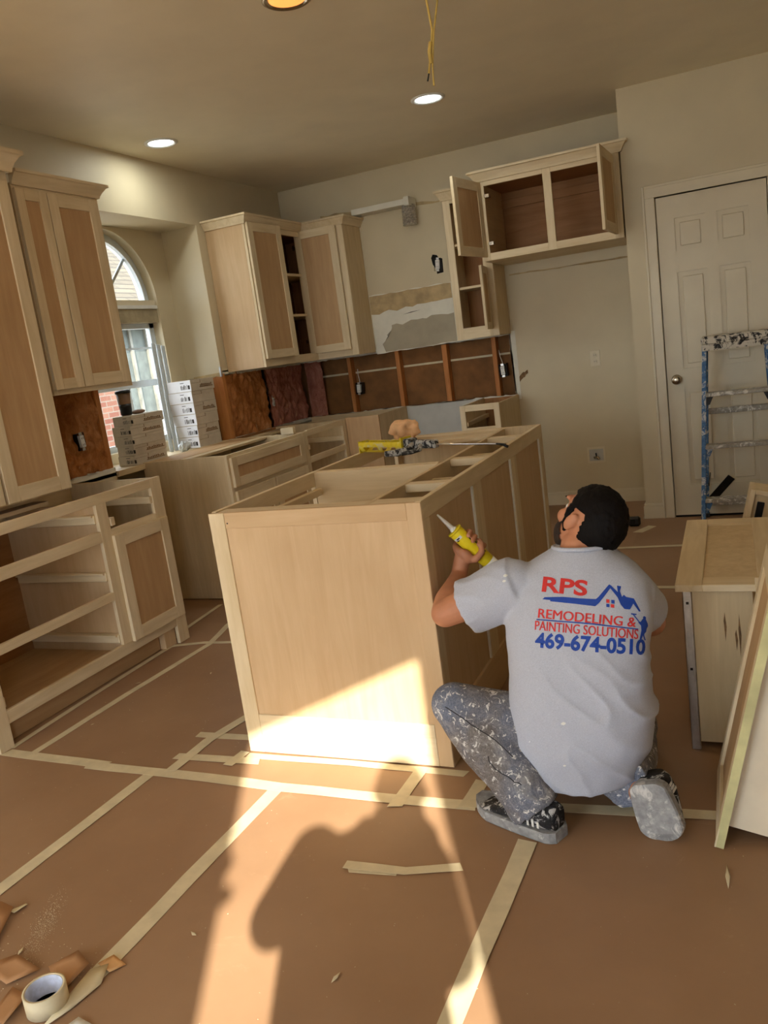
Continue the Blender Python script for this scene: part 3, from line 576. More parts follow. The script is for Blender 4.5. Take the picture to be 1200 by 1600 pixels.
t = thing('fridge_cabinet', 'wide open double cabinet above the refrigerator alcove, both doors swung open', 'cabinet', (-1.05, 5.95, 1.87))
F0, F1 = 1.868, 2.40
carcass(t, -1.515, -0.583, 5.685, YB-0.002, F0+0.006, F1, back='y', top=True); box(t, 'underside', (-1.515, 5.685, F0), (-0.583, YB-0.002, F0+0.006), 'maple')
for x0_, x1_ in ((-1.515, -1.468), (-1.070, -1.016), (-0.636, -0.583)): box(t, 'stile', (x0_, 5.665, F0), (x1_, 5.685, F1), 'maple')
for z0_, z1_ in ((F0, 1.918), (2.355, F1)):
    for x0_, x1_ in ((-1.468, -1.070), (-1.016, -0.636)): box(t, 'rail', (x0_, 5.665, z0_), (x1_, 5.685, z1_), 'maple')
box(t, 'nailer', (-1.497, YB-0.026, 2.27), (-0.601, YB-0.008, 2.33), 'inside')
a = rad(-98); shaker(t, 'door', frame_mx((-1.486, 5.655, 1.893), (math.cos(a), math.sin(a), 0), (0, 0, 1)), 0.435, 0.485, 0.06, hinges=None)
for z in (1.98, 2.29): box(t, 'hinge', (-1.470, 5.655, z-0.012), (-1.435, 5.70, z+0.012), 'nickel')
a = rad(-93); shaker(t, 'door', frame_mx((-0.618, 5.655, 1.893), (math.cos(a), math.sin(a), 0), (0, 0, 1)), 0.43, 0.485, 0.06)
crown(t, [(-1.517, 5.87), (-1.517, 5.665), (-0.575, 5.665), (-0.575, 5.675)], 2.385, 2.452, 0.05, 'maple_x')

# ------------------------------------------------------------------ island
IX0, IX1, IY0, IY1, IH = -1.674, -0.89, 2.275, 4.08, 0.898
t = thing('kitchen_island', 'large unfinished kitchen island without a countertop in the room centre', 'island', (-1.28, 3.18, 0))
box(t, 'end_panel', (IX0+0.003, IY0+0.006, 0.004), (IX1-0.002, IY0+0.022, IH-0.003), 'pale', ax=2)
box(t, 'end_stile', (IX0, IY0, 0.004), (IX0+0.062, IY0+0.008, IH-0.002), 'maple'); box(t, 'end_stile', (IX1-0.05, IY0+0.002, 0.004), (IX1, IY0+0.008, IH-0.002), 'pale', ax=2)
box(t, 'end_rail', (IX0+0.062, IY0+0.002, IH-0.058), (IX1-0.05, IY0+0.008, IH-0.002), 'pale'); box(t, 'end_rail', (IX0+0.062, IY0+0.001, 0.004), (IX1-0.05, IY0+0.008, 0.152), 'maple')
box(t, 'end_panel', (IX0, IY1-0.018, 0.004), (IX1, IY1, IH), 'ply', ax=2)
SX0, SX1 = IX1-0.02, IX1
for y0_, y1_ in ((IY0+0.008, 2.342), (2.835, 2.935), (3.418, 3.508), (4.012, IY1-0.018)): box(t, 'stile', (SX0, y0_, 0.155), (SX1, y1_, 0.836), 'maple')
box(t, 'rail', (SX0, IY0+0.008, 0.836), (SX1, IY1-0.018, IH), 'maple'); box(t, 'rail', (SX0, IY0+0.008, 0.0), (SX1, IY1-0.018, 0.155), 'pale')
for y0_, y1_ in ((2.342, 2.835), (2.935, 3.418), (3.508, 4.012)): box(t, 'side_panel', (SX0+0.001, y0_-0.004, 0.15), (SX1-0.010, y1_+0.004, 0.84), 'pale', ax=2)
for y in (2.829, 3.412, 4.006): box(t, 'caulk_bead', (SX1-0.011, y-0.005, 0.158), (SX1-0.002, y+0.0055, 0.834), 'caulked')
box(t, 'face_frame', (IX0, IY0+0.022, 0.836), (IX0+0.02, IY1-0.018, IH), 'maple'); box(t, 'face_frame', (IX0, IY0+0.022, 0.1), (IX0+0.02, IY1-0.018, 0.15), 'maple')
for y in (2.297, 3.03, 3.99): box(t, 'stile', (IX0, y, 0.15), (IX0+0.02, y+0.06, 0.836), 'maple')
box(t, 'partition', (-1.092, IY0+0.022, 0.1), (-1.074, IY1-0.018, IH-0.004), 'ply', ax=1)
box(t, 'partition', (IX0+0.02, 3.035, 0.1), (-1.092, 3.053, IH-0.002), 'ply', ax=0); box(t, 'partition', (IX0+0.02, 3.055, 0.1), (-1.092, 3.073, IH), 'ply', ax=0)
box(t, 'bottom_panel', (IX0+0.02, IY0+0.022, 0.1), (SX0, IY1-0.018, 0.118), 'inside')
box(t, 'top_brace', (IX0+0.02, IY0+0.022, IH-0.022), (-1.092, IY0+0.085, IH-0.004), 'maple'); box(t, 'top_brace', (IX0+0.02, 3.80, IH-0.022), (-1.092, 3.90, IH-0.004), 'maple'); box(t, 'top_brace', (IX0+0.02, 4.0, IH-0.02), (-1.092, IY1-0.018, IH-0.002), 'maple')
for y in (2.62, 3.14, 3.72): box(t, 'top_brace', (-1.074, y, IH-0.035), (SX0, y+0.055, IH-0.006), 'maple')
box(t, 'top_brace', (-1.074, IY0+0.022, IH-0.03), (SX0, IY0+0.10, IH-0.004), 'maple')
for y in (2.90, 3.46): box(t, 'partition', (-1.074, y, 0.1), (SX0, y+0.018, IH-0.04), 'ply', ax=2)
box(t, 'drawer_runner', (IX0+0.03, 2.32, 0.80), (IX0+0.055, 3.02, 0.83), 'maple')
box(t, 'nail_head', (-1.605, IY0+0.0015, 0.857), (-1.600, IY0+0.0022, 0.862), 'ink', bev=0)

# ------------------------------------------------------------------ ceiling lamps and cable
def downlight(label, x, y, mat):
    t = thing('recessed_light', label, 'ceiling light', (x, y, CE)); mx = Matrix.Translation((x, y, CE)) @ Matrix.Rotation(PI, 4, 'X')
    lathe(t, 'trim_ring', [(0.076, -0.002), (0.100, -0.001), (0.100, 0.004), (0.090, 0.009), (0.080, 0.006), (0.076, -0.002)], 'nickel' if mat == 'bulb' else 'white', mx)
    lathe(t, 'lamp_face', [(0.001, -0.001), (0.074, -0.001), (0.074, 0.003), (0.045, 0.008), (0.001, 0.010)], mat, mx)
    ld = bpy.data.lights.new('lamp_light', 'AREA'); ld.shape = 'DISK'; ld.size = 0.13; ld.energy = 3.5 if mat == 'led' else 3.0; ld.color = (0.95, 1.0, 0.95) if mat == 'led' else (1.0, 0.62, 0.30)
    lo_ = bpy.data.objects.new('lamp_light', ld); COL.objects.link(lo_); lo_.parent = t; lo_.location = (0, 0, -0.014)
downlight('glowing orange recessed ceiling light cut off by the top edge', -1.522, 3.165, 'bulb')
downlight('white recessed ceiling light above the range wall, right of the other white one', -1.534, 4.868, 'led')
downlight('white recessed ceiling light near the window niche', -3.058, 4.353, 'led')
t = thing('hanging_cable', 'yellow electrical cable hanging loose from the ceiling above the island', 'cable', (-0.93, 3.1, CE))
tube(t, 'cable', [(-0.942, 3.1, CE), (-0.941, 3.1, 2.58), (-0.931, 3.1, 2.47), (-0.945, 3.1, 2.40), (-0.951, 3.1, 2.375), (-0.962, 3.1, 2.33)], 0.004, 'rope', 8)
tube(t, 'cable', [(-0.90, 3.1, CE), (-0.899, 3.1, 2.56), (-0.926, 3.1, 2.46), (-0.938, 3.1, 2.39), (-0.945, 3.1, 2.35), (-0.948, 3.1, 2.285)], 0.0035, 'rope', 8)
tube(t, 'wire_wrap', [(-0.94, 3.096, 2.43), (-0.948, 3.094, 2.40), (-0.947, 3.096, 2.36)], 0.0075, 'rope', 8); tube(t, 'wire_end', [(-0.962, 3.1, 2.33), (-0.970, 3.1, 2.305)], 0.003, 'black', 6)

# ------------------------------------------------------------------ fixtures on the walls
def ebox(label, loc, face, tilt=0.0, wires=True):
    """loc: middle of the front; face 'x' looks to +x, 'y' looks to -y"""
    t = thing('electrical_box', label, 'outlet', loc); m = Matrix.Translation(loc) @ (Matrix.Rotation(PI/2, 4, 'Z') if face == 'x' else Matrix.Identity(4)) @ Matrix.Rotation(tilt, 4, 'Y')
    bm = bmesh.new()
    for lo, hi in (((-0.029, 0, -0.048), (-0.026, 0.06, 0.048)), ((0.026, 0, -0.048), (0.029, 0.06, 0.048)), ((-0.029, 0, 0.045), (0.029, 0.06, 0.048)), ((-0.029, 0, -0.048), (0.029, 0.06, -0.045)), ((-0.029, 0.057, -0.048), (0.029, 0.06, 0.048))): add_box(bm, lo, hi, m)
    link('box_body', bm, 'blackslide', t); bm = bmesh.new()
    add_box(bm, (-0.0165, -0.010, -0.034), (0.0165, 0.02, 0.034), m, 0.003); link('receptacle', bm, 'white', t)
    bm = bmesh.new(); add_box(bm, (-0.011, -0.002, -0.052), (0.011, 0.0005, -0.036), m, 0.0002); add_box(bm, (-0.011, -0.002, 0.036), (0.011, 0.0005, 0.052), m, 0.0002); link('mounting_ear', bm, 'steel', t)
    for z in (-0.018, 0.018):
        for x in (-0.006, 0.006): bm = bmesh.new(); add_box(bm, (x-0.001, -0.0112, z-0.005), (x+0.001, -0.010, z+0.005), m); link('slot', bm, 'dark', t)
    if wires:
        bm = bmesh.new(); add_tube(bm, [m @ Vector(p) for p in ((0.0, 0.03, 0.045), (-0.006, 0.035, 0.075), (-0.016, 0.04, 0.11), (-0.02, 0.045, 0.16))], 0.003, 6); link('wire', bm, 'white', t)
ebox('wall outlet box on the stud left of the range gap', (-2.875, YB+0.012, 1.085), 'y', rad(4)); ebox('wall outlet box on the stud beside the refrigerator alcove', (-1.628, YB+0.012, 1.092), 'y', rad(-3))
ebox('loose outlet box in the dark slot of the pink insulation', (XL-0.03, 5.725, 1.085), 'x', rad(8)); ebox('loose outlet box in the orange insulation by the tall cabinet', (XL-0.012, 3.548, 1.095), 'x', rad(-5))
ebox('outlet in a ragged hole high on the range wall', (-2.052, YB-0.004, 1.965), 'y', rad(5), False)
prism(wall_back, 'ragged_hole', [(-2.10, YB, 2.02), (-2.085, YB, 2.045), (-2.05, YB, 2.035), (-2.038, YB, 2.01), (-2.01, YB, 2.005), (-2.012, YB, 1.90), (-2.065, YB, 1.895), (-2.068, YB, 1.93), (-2.092, YB, 1.97)], (0, -0.0015, 0), 'dark')
t = thing('outlet_plate', 'almond outlet plate in the refrigerator alcove', 'outlet', (-0.918, YB, 1.10))
box(t, 'cover_plate', (-0.955, YB-0.006, 1.043), (-0.882, YB, 1.158), 'trim', bev=0.003)
for z in (1.077, 1.124):
    lathe(t, 'socket', [(0.017, 0), (0.017, 0.0015), (0.015, 0.002)], 'trim', Matrix.Translation((-0.918, YB-0.006, z)) @ Matrix.Rotation(PI/2, 4, 'X'), 16)
    for x in (-0.006, 0.006): boxes(t, 'slot', [((-0.918+x-0.0012, YB-0.0085, z-0.004), (-0.918+x+0.0012, YB-0.0079, z+0.006))], 'dark')
t = thing('water_supply_box', 'recessed icemaker valve box low on the alcove wall', 'valve box', (-0.968, YB, 0.32))
bm = bmesh.new()
for lo, hi in (((-1.035, YB-0.006, 0.315), (-1.02, YB, 0.435)), ((-0.915, YB-0.006, 0.315), (-0.90, YB, 0.435)), ((-1.02, YB-0.006, 0.42), (-0.915, YB, 0.435)), ((-1.02, YB-0.006, 0.315), (-0.915, YB, 0.33))): add_box(bm, lo, hi)
link('frame', bm, 'trim', t); boxes(t, 'recess', [((-1.02, YB-0.0012, 0.33), (-0.915, YB-0.0002, 0.42))], 'lowgrey')
tube(t, 'valve', [(-0.985, YB-0.002, 0.355), (-0.96, YB-0.02, 0.362), (-0.945, YB-0.03, 0.345)], 0.009, 'nickel'); tube(t, 'valve_handle', [(-0.965, YB-0.02, 0.362), (-0.968, YB-0.022, 0.392)], 0.006, 'blackslide')
t = thing('vent_duct', 'crinkled foil exhaust duct stub hanging above the range space', 'duct', (-2.29, 6.2, 2.28))
prof = []
for i in range(15): prof += [(0.050 if i % 2 else 0.056, 2.285+i*0.0105)]
lathe(t, 'duct', prof, simple('crinkled_foil', (176, 172, 162), 0.35, 0.25, 60, metal=0.55), Matrix.Translation((-2.292, 6.2, 0)) @ Matrix.Rotation(rad(2), 4, 'Y'), 24, False)
trim2 = boxes(None, 'trim_2', [((-2.66, 6.13, 2.428), (-2.19, YB, 2.47)), ((-2.21, 6.11, 2.418), (-2.17, YB, 2.48))], 'mud'); tag(trim2, 'plaster ledge the duct hangs from', kind='structure')
prism(wall_back, 'torn_paper', jag((-3.0, YB, 2.50), (-1.95, YB, 2.43), 14, 0.01, (0, 0, 1), 41)+jag((-1.95, YB, 2.42), (-3.0, YB, 2.45), 14, 0.006, (0, 0, 1), 42), (0, -0.0012, 0), 'kraft')

# ------------------------------------------------------------------ cartons in the window niche
def carton(label, x0, x1, y0, y1, z0, z1, endmat, group, flap, rotz, rr):
    t = thing('carton', label, 'box', ((x0+x1)/2, (y0+y1)/2, z0), group); t['_off'] = 0; t.rotation_euler = (0, 0, rotz)
    hx, hy, h = (x1-x0)/2, (y1-y0)/2, z1-z0
    box(t, 'carton_body', (-hx, -hy, 0), (hx, hy, h), 'carton', bev=0.002)
    boxes(t, 'end_face', [((-hx+0.002, -hy-0.0012, 0.002), (hx-0.002, -hy+0.0005, h-0.002))], endmat)
    bm = bmesh.new(); xb = rr.uniform(-0.1, 0.3)*hx
    for i in range(9):
        w_ = rr.choice((0.0025, 0.004, 0.0015)); add_box(bm, (xb+i*0.0065, -hy-0.0018, h*0.2), (xb+i*0.0065+w_, -hy-0.0012, h*rr.choice((0.55, 0.5, 0.6))))
    add_box(bm, (xb+0.06, -hy-0.0018, h*0.2), (xb+0.076, -hy-0.0012, h*0.55)); add_box(bm, (xb, -hy-0.0018, h*0.75), (xb+0.03, -hy-0.0012, h*0.80)); link('barcode_print', bm, 'ink', t)
    bm = bmesh.new()
    if flap:
        add_box(bm, (hx, -hy*0.3, h*0.25), (hx+0.0008, hy*0.85, h*0.33)); 
        for i in range(10): y = -hy*0.25+i*hy*0.105; add_box(bm, (hx, y, h*0.35), (hx+0.0008, y+hy*0.07, h*rr.uniform(0.48, 0.6)))
        link('side_print', bm, 'cartonmark', t); bm = bmesh.new()
    add_box(bm, (hx, -hy*0.95, h*0.68), (hx+0.0006, -hy*0.2, h*0.70)); add_box(bm, (hx, -hy*0.2, h*0.66), (hx+0.0006, -hy*0.17, h*0.95)); link('flap_line', bm, 'cartonmark', t)
    prism(t, 'tuck_flap', [(hx, -hy*0.15, h*0.97), (hx, hy*0.9, h*0.97), (hx, hy*0.82, h*0.74), (hx, -hy*0.07, h*0.74)], (0.002, 0, 0), 'carton')
rr = random.Random(4); NTH = ['bottom', 'second lowest', 'third lowest', 'fourth lowest', 'fifth lowest', 'topmost']
for i in range(5):
    z = 0.885+i*0.0605; dy = rr.uniform(-0.015, 0.015)
    carton(NTH[i if i < 4 else 5]+' carton of the grey-brown stack by the orange insulation', -3.49, -3.357+rr.uniform(-0.005, 0.01), 3.955+dy, 4.265+dy, z, z+0.060, 'carton', 'cartons stacked left in the window niche', i in (0, 1, 3, 4), rr.uniform(-0.03, 0.03), rr)
for i in range(6):
    z = 0.885+i*0.0775; dx = rr.uniform(-0.02, 0.0); dy = rr.uniform(-0.012, 0.012)
    carton(NTH[i]+' carton of the white-ended stack at the right end of the window niche', -3.56+dx, -3.362+dx, 4.647+dy, 4.915+dy*0.6, z, z+0.077, 'cartonwhite', 'white-ended cartons in the window niche', i in (1, 3, 5), rr.uniform(-0.02, 0.02), rr)
t = thing('coffee_tumbler', 'brown travel cup with black lid on the grey-brown cartons', 'cup', (-3.43, 4.03, 1.1885))
lathe(t, 'cup_body', [(0.029, 0.0), (0.033, 0.01), (0.043, 0.135)], simple('brown_cup', (122, 92, 66), 0.4, 0.1, 14), Matrix.Translation((-3.43, 4.03, 1.1885))); lathe(t, 'sleeve_print', [(0.0325, 0.004), (0.0375, 0.055), (0.0385, 0.07), (0.0335, 0.004)], 'black', Matrix.Translation((-3.43, 4.03, 1.189)), 20)
lathe(t, 'lid', [(0.044, 0.135), (0.047, 0.139), (0.046, 0.150), (0.034, 0.156), (0.001, 0.157)], 'black', Matrix.Translation((-3.43, 4.03, 1.1885)))
bm = bmesh.new(); bmesh.ops.create_uvsphere(bm, u_segments=20, v_segments=10, radius=1); bmesh.ops.transform(bm, matrix=Matrix.Translation((-3.43, 4.14, 1.200)) @ Matrix.Diagonal((0.035, 0.055, 0.014, 1)), verts=bm.verts)
tag(link('sanding_pad', bm, simple('brown_pad', (128, 98, 78), 0.8), None, True), 'brown folded pad on the cartons beside the travel cup', 'pad')
for i, (y0_, y1_, lab) in enumerate(((4.535, 4.64, 'leftmost'), (4.575, 4.69, 'middle'), (4.615, 4.74, 'rightmost'))):
    t = thing('window_trim_strip', lab+' white fluted window trim strip leaning in the niche', 'trim strip', (-3.60, y0_, 0.886), 'white trim strips leaning by the window')
    b0, b1 = Vector((-3.555+0.01*i, y0_, 0.886)), Vector((-3.645, y1_+0.02, 1.63-0.01*i)); mx = frame_mx(b0, (0.05, 1, -0.13), b1-b0); L_ = (b1-b0).length; z_ = mx.to_3x3() @ Vector((0, 0, 1))
    box(t, 'strip', (0, 0, 0), (0.036, L_, 0.006), 'vinyl', mx)
    for x in (0.004, 0.016, 0.028): box(t, 'flute', (x, 0, 0.006), (x+0.005, L_, 0.010), 'vinyl', mx)
bm = bmesh.new(); bmesh.ops.create_icosphere(bm, subdivisions=3, radius=1)
for v in bm.verts: v.co = v.co*(1+0.35*noise.noise(v.co*2.3)); v.co = Vector((v.co.x*0.035, v.co.y*0.05, max(v.co.z, -0.9)*0.035))
bmesh.ops.translate(bm, verts=bm.verts, vec=(-3.40, 4.50, 0.9175)); tag(link('plastic_bag', bm, 'vinyl'), 'crumpled clear plastic bag between the two carton stacks', 'bag')

# ------------------------------------------------------------------ things on the island
t = thing('caulking_gun', 'paint-covered yellow caulking gun lying across the island top', 'caulking gun', (-1.3, 3.42, IH))
a0 = Vector((-1.635, 3.545, IH+0.038)); a1 = Vector((-0.845, 3.215, IH+0.030)); dv = (a1-a0).normalized(); side = Vector((-dv.y, dv.x, 0))
mx = Matrix(((dv.x, side.x, 0, a0.x), (dv.y, side.y, 0, a0.y), (dv.z, side.z, 1, a0.z), (0, 0, 0, 1)))
YEL = splat('paint_marked_yellow', (214, 190, 44), (226, 204, 62), (206, 196, 150), 0.55, 0.62, 26, 0.5); GUNK = splat('gun_paint_gunk', (34, 34, 34), (58, 58, 58), (176, 174, 168), 0.47, 0.53, 36, 0.6)
bm = bmesh.new(); n = 10
def cradle(x0_, x1_, w0, w1):
    for k in range(n):
        a_ = [PI*(w0+(w1-w0)*k/n), PI*(w0+(w1-w0)*(k+1)/n)]; q = []
        for r_ in (0.0365, 0.0345):
            for x in (x0_, x1_):
                for an in a_: q.append(bm.verts.new(mx @ Vector((x, -r_*math.cos(an), -r_*math.sin(an)))))
        for f in ((0, 1, 3, 2), (4, 6, 7, 5), (0, 2, 6, 4), (1, 5, 7, 3)): bm.faces.new([q[i] for i in f])
for x0_, x1_, w0, w1 in ((0, 0.030, -0.15, 1.15), (0.03, 0.275, -0.15, 0.06), (0.03, 0.275, 0.94, 1.15), (0.03, 0.275, 0.34, 0.66), (0.125, 0.155, -0.05, 1.05), (0.245, 0.285, -0.15, 1.15)): cradle(x0_, x1_, w0, w1)
add_box(bm, (-0.002, -0.036, -0.036), (0.002, 0.036, 0.02), mx); add_box(bm, (0.277, -0.035, -0.035), (0.285, 0.035, 0.035), mx)
link('cradle', bm, YEL, t)
bm = bmesh.new(); add_box(bm, (0.285, -0.028, -0.026), (0.335, 0.028, 0.028), mx, 0.006); add_box(bm, (0.335, -0.018, -0.016), (0.47, 0.018, 0.020), mx, 0.005); link('barrel_head', bm, GUNK, t)
tube(t, 'handle', [mx @ Vector(p) for p in ((0.335, -0.01, 0), (0.335, -0.05, -0.018), (0.315, -0.095, -0.022), (0.265, -0.125, -0.022))], [0.016, 0.017, 0.016, 0.013], GUNK); tube(t, 'trigger', [mx @ Vector(p) for p in ((0.38, -0.01, 0), (0.405, -0.045, -0.014), (0.39, -0.085, -0.020), (0.36, -0.115, -0.022))], [0.012, 0.012, 0.010, 0.009], GUNK)
tube(t, 'rod', [mx @ Vector((0.02, 0, 0)), mx @ Vector((0.80, 0, 0))], 0.0042, 'steel'); tube(t, 'rod_hook', [mx @ Vector((0.80, 0, 0)), mx @ Vector((0.835, 0.0, -0.004)), mx @ Vector((0.856, 0.0, -0.012))], [0.0042, 0.006, 0.006], 'blackslide')
bm = bmesh.new(); bmesh.ops.create_icosphere(bm, subdivisions=4, radius=1)
for v in bm.verts:
    f = 1+0.42*noise.noise(v.co*1.7+Vector((3, 1, 2)))+0.12*noise.noise(v.co*4.5); v.co = Vector((v.co.x*0.070*f, v.co.y*0.055*f, max(-0.75, v.co.z)*0.060*f))
mz = min(v.co.z for v in bm.verts); bmesh.ops.translate(bm, verts=bm.verts, vec=(-1.545, 3.865, IH-0.001-mz))
tag(link('crumpled_rag', bm, 'rag', None, True), 'crumpled peach-tan rag on the far left edge of the island', 'rag')

# ------------------------------------------------------------------ drawers standing at the right
t = thing('standing_drawer', 'drawer stood on end with its panelled front facing up, metal slide on its side', 'drawer', (-0.04, 2.9, 0))
shaker(t, 'drawer_front', frame_mx((-0.186, 2.49, 0.530), (1, 0, 0), (0, 1, 0)), 0.31, 0.83, 0.078, 0.022, 0.008, pm='ply')
for y in (2.522, 3.255): box(t, 'drawer_side', (-0.168, y, 0.022), (0.030, y+0.015, 0.530), 'ply', ax=2)
box(t, 'drawer_bottom', (-0.160, 2.537, 0.024), (-0.152, 3.255, 0.529), 'ply', ax=1); box(t, 'drawer_back', (-0.15, 2.537, 0.022), (0.03, 3.255, 0.037), 'ply')
for y, yy in ((2.508, 2.522), (3.270, 3.284)):
    sl = box(t, 'drawer_slide', (-0.168, y, 0.0), (-0.140, yy, 0.528), 'steel', bev=0.003); box(sl, 'slide_track', (-0.161, y-0.0015, 0.06), (-0.147, y, 0.50), 'steel', bev=0.0006)
    for z in (0.485, 0.27): box(sl, 'slide_screw', (-0.158, y-0.003, z), (-0.150, y-0.001, z+0.008), 'blackslide', bev=0.0005)
for i, (x, z0_, z1_) in enumerate(((-0.052, 0.36, 0.455), (-0.012, 0.31, 0.45), (-0.022, 0.33, 0.40))):
    prism(t, 'wood_stain', [(x, 2.522, z0_), (x+0.005, 2.522, (z0_+z1_)/2), (x+0.001, 2.522, z1_), (x-0.003, 2.522, (z0_+z1_)/2+0.02)], (0, -0.0006, 0), 'cartonmark')

t = thing('leaning_drawer', 'pale drawer leaning at the right edge, taped front edge towards the viewer', 'drawer', (-0.07, 2.2, 0))
tl = rad(13); mx = frame_mx((-0.074, 2.37, 0.005), (0, -1, 0), (math.sin(tl), 0, math.cos(tl)))
shaker(t, 'drawer_front', mx, 0.37, 0.72, 0.052, 0.020, 0.009, pm='mdf'); box(t, 'tape_edge', (0.370, -0.004, -0.001), (0.372, 0.72, 0.021), simple('green_tape', (196, 190, 140), 0.6), mx, bev=0); box(t, 'tape_tail', (0.362, -0.004, 0.018), (0.373, 0.05, 0.0215), 'tape', mx, bev=0)
PW = simple('white_melamine', (226, 212, 186), 0.5, 0.03)
for x in (0.03, 0.325): box(t, 'drawer_side', (x, 0.045, -0.20), (x+0.014, 0.62, 0), PW, mx)
for y in (0.045, 0.606): box(t, 'drawer_end', (0.044, y, -0.20), (0.325, y+0.014, 0), PW, mx)
box(t, 'drawer_bottom', (0.044, 0.06, -0.012), (0.325, 0.606, -0.004), PW, mx)
prism(None, 'loose_panel', [(0.035, 2.43, 0.592), (0.05, 2.43, 0.0), (0.36, 2.43, 0.0), (0.36, 2.43, 0.60)], (0, 0.016, 0), 'ply_x'); tag(bpy.data.objects['loose_panel'], 'loose grey-tan panel standing between the two right-hand drawers', 'panel')
t = thing('tilted_drawer', 'drawer tilted on its side behind the standing one, dark slide showing', 'drawer', (0.12, 3.65, 0))
mx = Matrix.Translation((-0.085, 3.60, 0)) @ Matrix.Rotation(rad(13), 4, 'Y')
box(t, 'drawer_bottom', (0.02, 0.02, 0.07), (0.45, 0.028, 0.60), 'ply', mx)
for lo, hi in (((0.0, 0, 0.055), (0.02, 0.16, 0.62)), ((0.45, 0, 0.109), (0.47, 0.16, 0.62)), ((0.02, 0, 0.60), (0.45, 0.16, 0.62)), ((0.02, 0, 0.109), (0.45, 0.16, 0.128))): box(t, 'drawer_side', lo, hi, 'maple', mx)
box(t, 'drawer_slide', (0.035, 0.008, 0.12), (0.063, 0.02, 0.57), 'blackslide', mx); box(t, 'drawer_slide', (0.20, 0.008, 0.12), (0.215, 0.02, 0.50), 'blackslide', mx)
box(t, 'drawer_foot', (0.0, 0, 0.02), (0.02, 0.16, 0.056), 'maple', mx)

# ------------------------------------------------------------------ step ladder
t = thing('step_ladder', 'short blue stepladder splashed with white paint in front of the pantry door', 'ladder', (0.03, 5.4, 0))
def strut(nm, a, b, w_, d_, mat, par=None):
    a, b = Vector(a), Vector(b); v = (b-a).normalized(); u = Vector((1, 0, 0)); u = (u-v*u.dot(v)).normalized(); mx_ = frame_mx(a, u, v)
    return box(par or t, nm, (-w_/2, 0, -d_/2), (w_/2, (b-a).length, d_/2), mat, mx_, bev=0.003)
FT, FBt, RT, RBt = (5.43, 1.135), (5.19, 0.012), (5.47, 1.12), (5.655, 0.012)
def atz(T_, B_, z): return B_[0]+(T_[0]-B_[0])*(z-B_[1])/(T_[1]-B_[1])
def hx(z): return 0.232-0.058*z/1.14
XC = 0.035
for s_ in (-1, 1):
    r_ = strut('front_rail', (XC+s_*hx(0), FBt[0], FBt[1]), (XC+s_*hx(1.14), FT[0], FT[1]), 0.026, 0.062, 'ladderblue'); r2 = strut('rear_rail', (XC+s_*(hx(0)-0.012), RBt[0], RBt[1]), (XC+s_*(hx(1.14)-0.008), RT[0], RT[1]), 0.022, 0.032, 'ladderblue')
    strut('foot', (XC+s_*hx(0), FBt[0]-0.002, 0.0), (XC+s_*hx(0), FBt[0]+0.005, 0.03), 0.034, 0.07, 'black', r_); strut('foot', (XC+s_*(hx(0)-0.012), RBt[0], 0.0), (XC+s_*(hx(0)-0.012), RBt[0], 0.03), 0.03, 0.042, 'black', r2)
for z in (0.22, 0.54, 0.85):
    y = atz(FT, FBt, z); w_ = hx(z); st = box(t, 'step', (XC-w_+0.008, y-0.042, z-0.024), (XC+w_-0.008, y+0.040, z), 'ladderstep', bev=0.003)
    for s_ in (-1, 1): prism(st, 'step_bracket', [(XC+s_*(w_-0.012), y-0.036, z-0.024), (XC+s_*(w_-0.05), y-0.036, z-0.024), (XC+s_*(w_-0.03), y-0.036, z-0.07), (XC+s_*(w_-0.012), y-0.036, z-0.075)], (0, 0.05, 0), 'ladderblue' if z < 0.6 else 'blackslide')
for z in (0.715, 0.10): y = atz(RT, RBt, z); box(t, 'rear_brace', (XC-hx(z)+0.02, y-0.013, z-0.018), (XC+hx(z)-0.02, y+0.013, z+0.018), 'ladderstep', bev=0.003)
for s_ in (-1, 1): strut('spreader', (XC+s_*(hx(0.3)-0.028), atz(FT, FBt, 0.30), 0.30), (XC+s_*(hx(0.3)-0.03), atz(RT, RBt, 0.30), 0.30), 0.006, 0.02, 'blackslide')
strut('diagonal_brace', (XC-0.19, atz(RT, RBt, 0.12), 0.12), (XC-0.06, atz(RT, RBt, 0.27), 0.27), 0.05, 0.006, 'blackslide')
bm = bmesh.new(); add_box(bm, (XC-0.192, 5.385, 1.135), (XC+0.192, 5.535, 1.185), None, 0.008); add_box(bm, (XC-0.186, 5.39, 1.10), (XC+0.186, 5.40, 1.136)); add_box(bm, (XC-0.186, 5.52, 1.10), (XC+0.186, 5.53, 1.136)); link('top_cap', bm, 'laddercap', t)

# ------------------------------------------------------------------ floor litter
t = thing('tape_measure', 'small black tape measure on the floor by the pantry doorway', 'tape measure', (-0.634, 5.478, 0.0015))
box(t, 'case', (-0.675, 5.455, 0.0015), (-0.595, 5.50, 0.066), 'black', bev=0.014); box(t, 'clip', (-0.655, 5.449, 0.02), (-0.625, 5.456, 0.055), 'blackslide'); box(t, 'blade_hook', (-0.683, 5.465, 0.006), (-0.674, 5.49, 0.022), 'steel')
t = thing('tape_roll', 'used masking tape roll with a bluish inner core in the lower left corner', 'tape roll', (-1.505, 1.118, 0.0015))
mz_ = Matrix.Translation((-1.505, 1.118, 0.0015)); lathe(t, 'tape_band', [(0.0420, 0), (0.0475, 0), (0.0475, 0.048), (0.0420, 0.048), (0.0420, 0)], 'tape', mz_, 36); lathe(t, 'core', [(0.0395, 0.001), (0.0418, 0.001), (0.0418, 0.047), (0.0395, 0.047), (0.0395, 0.001)], simple('printed_core', (196, 204, 226), 0.6, 0.1, 40), mz_, 36)
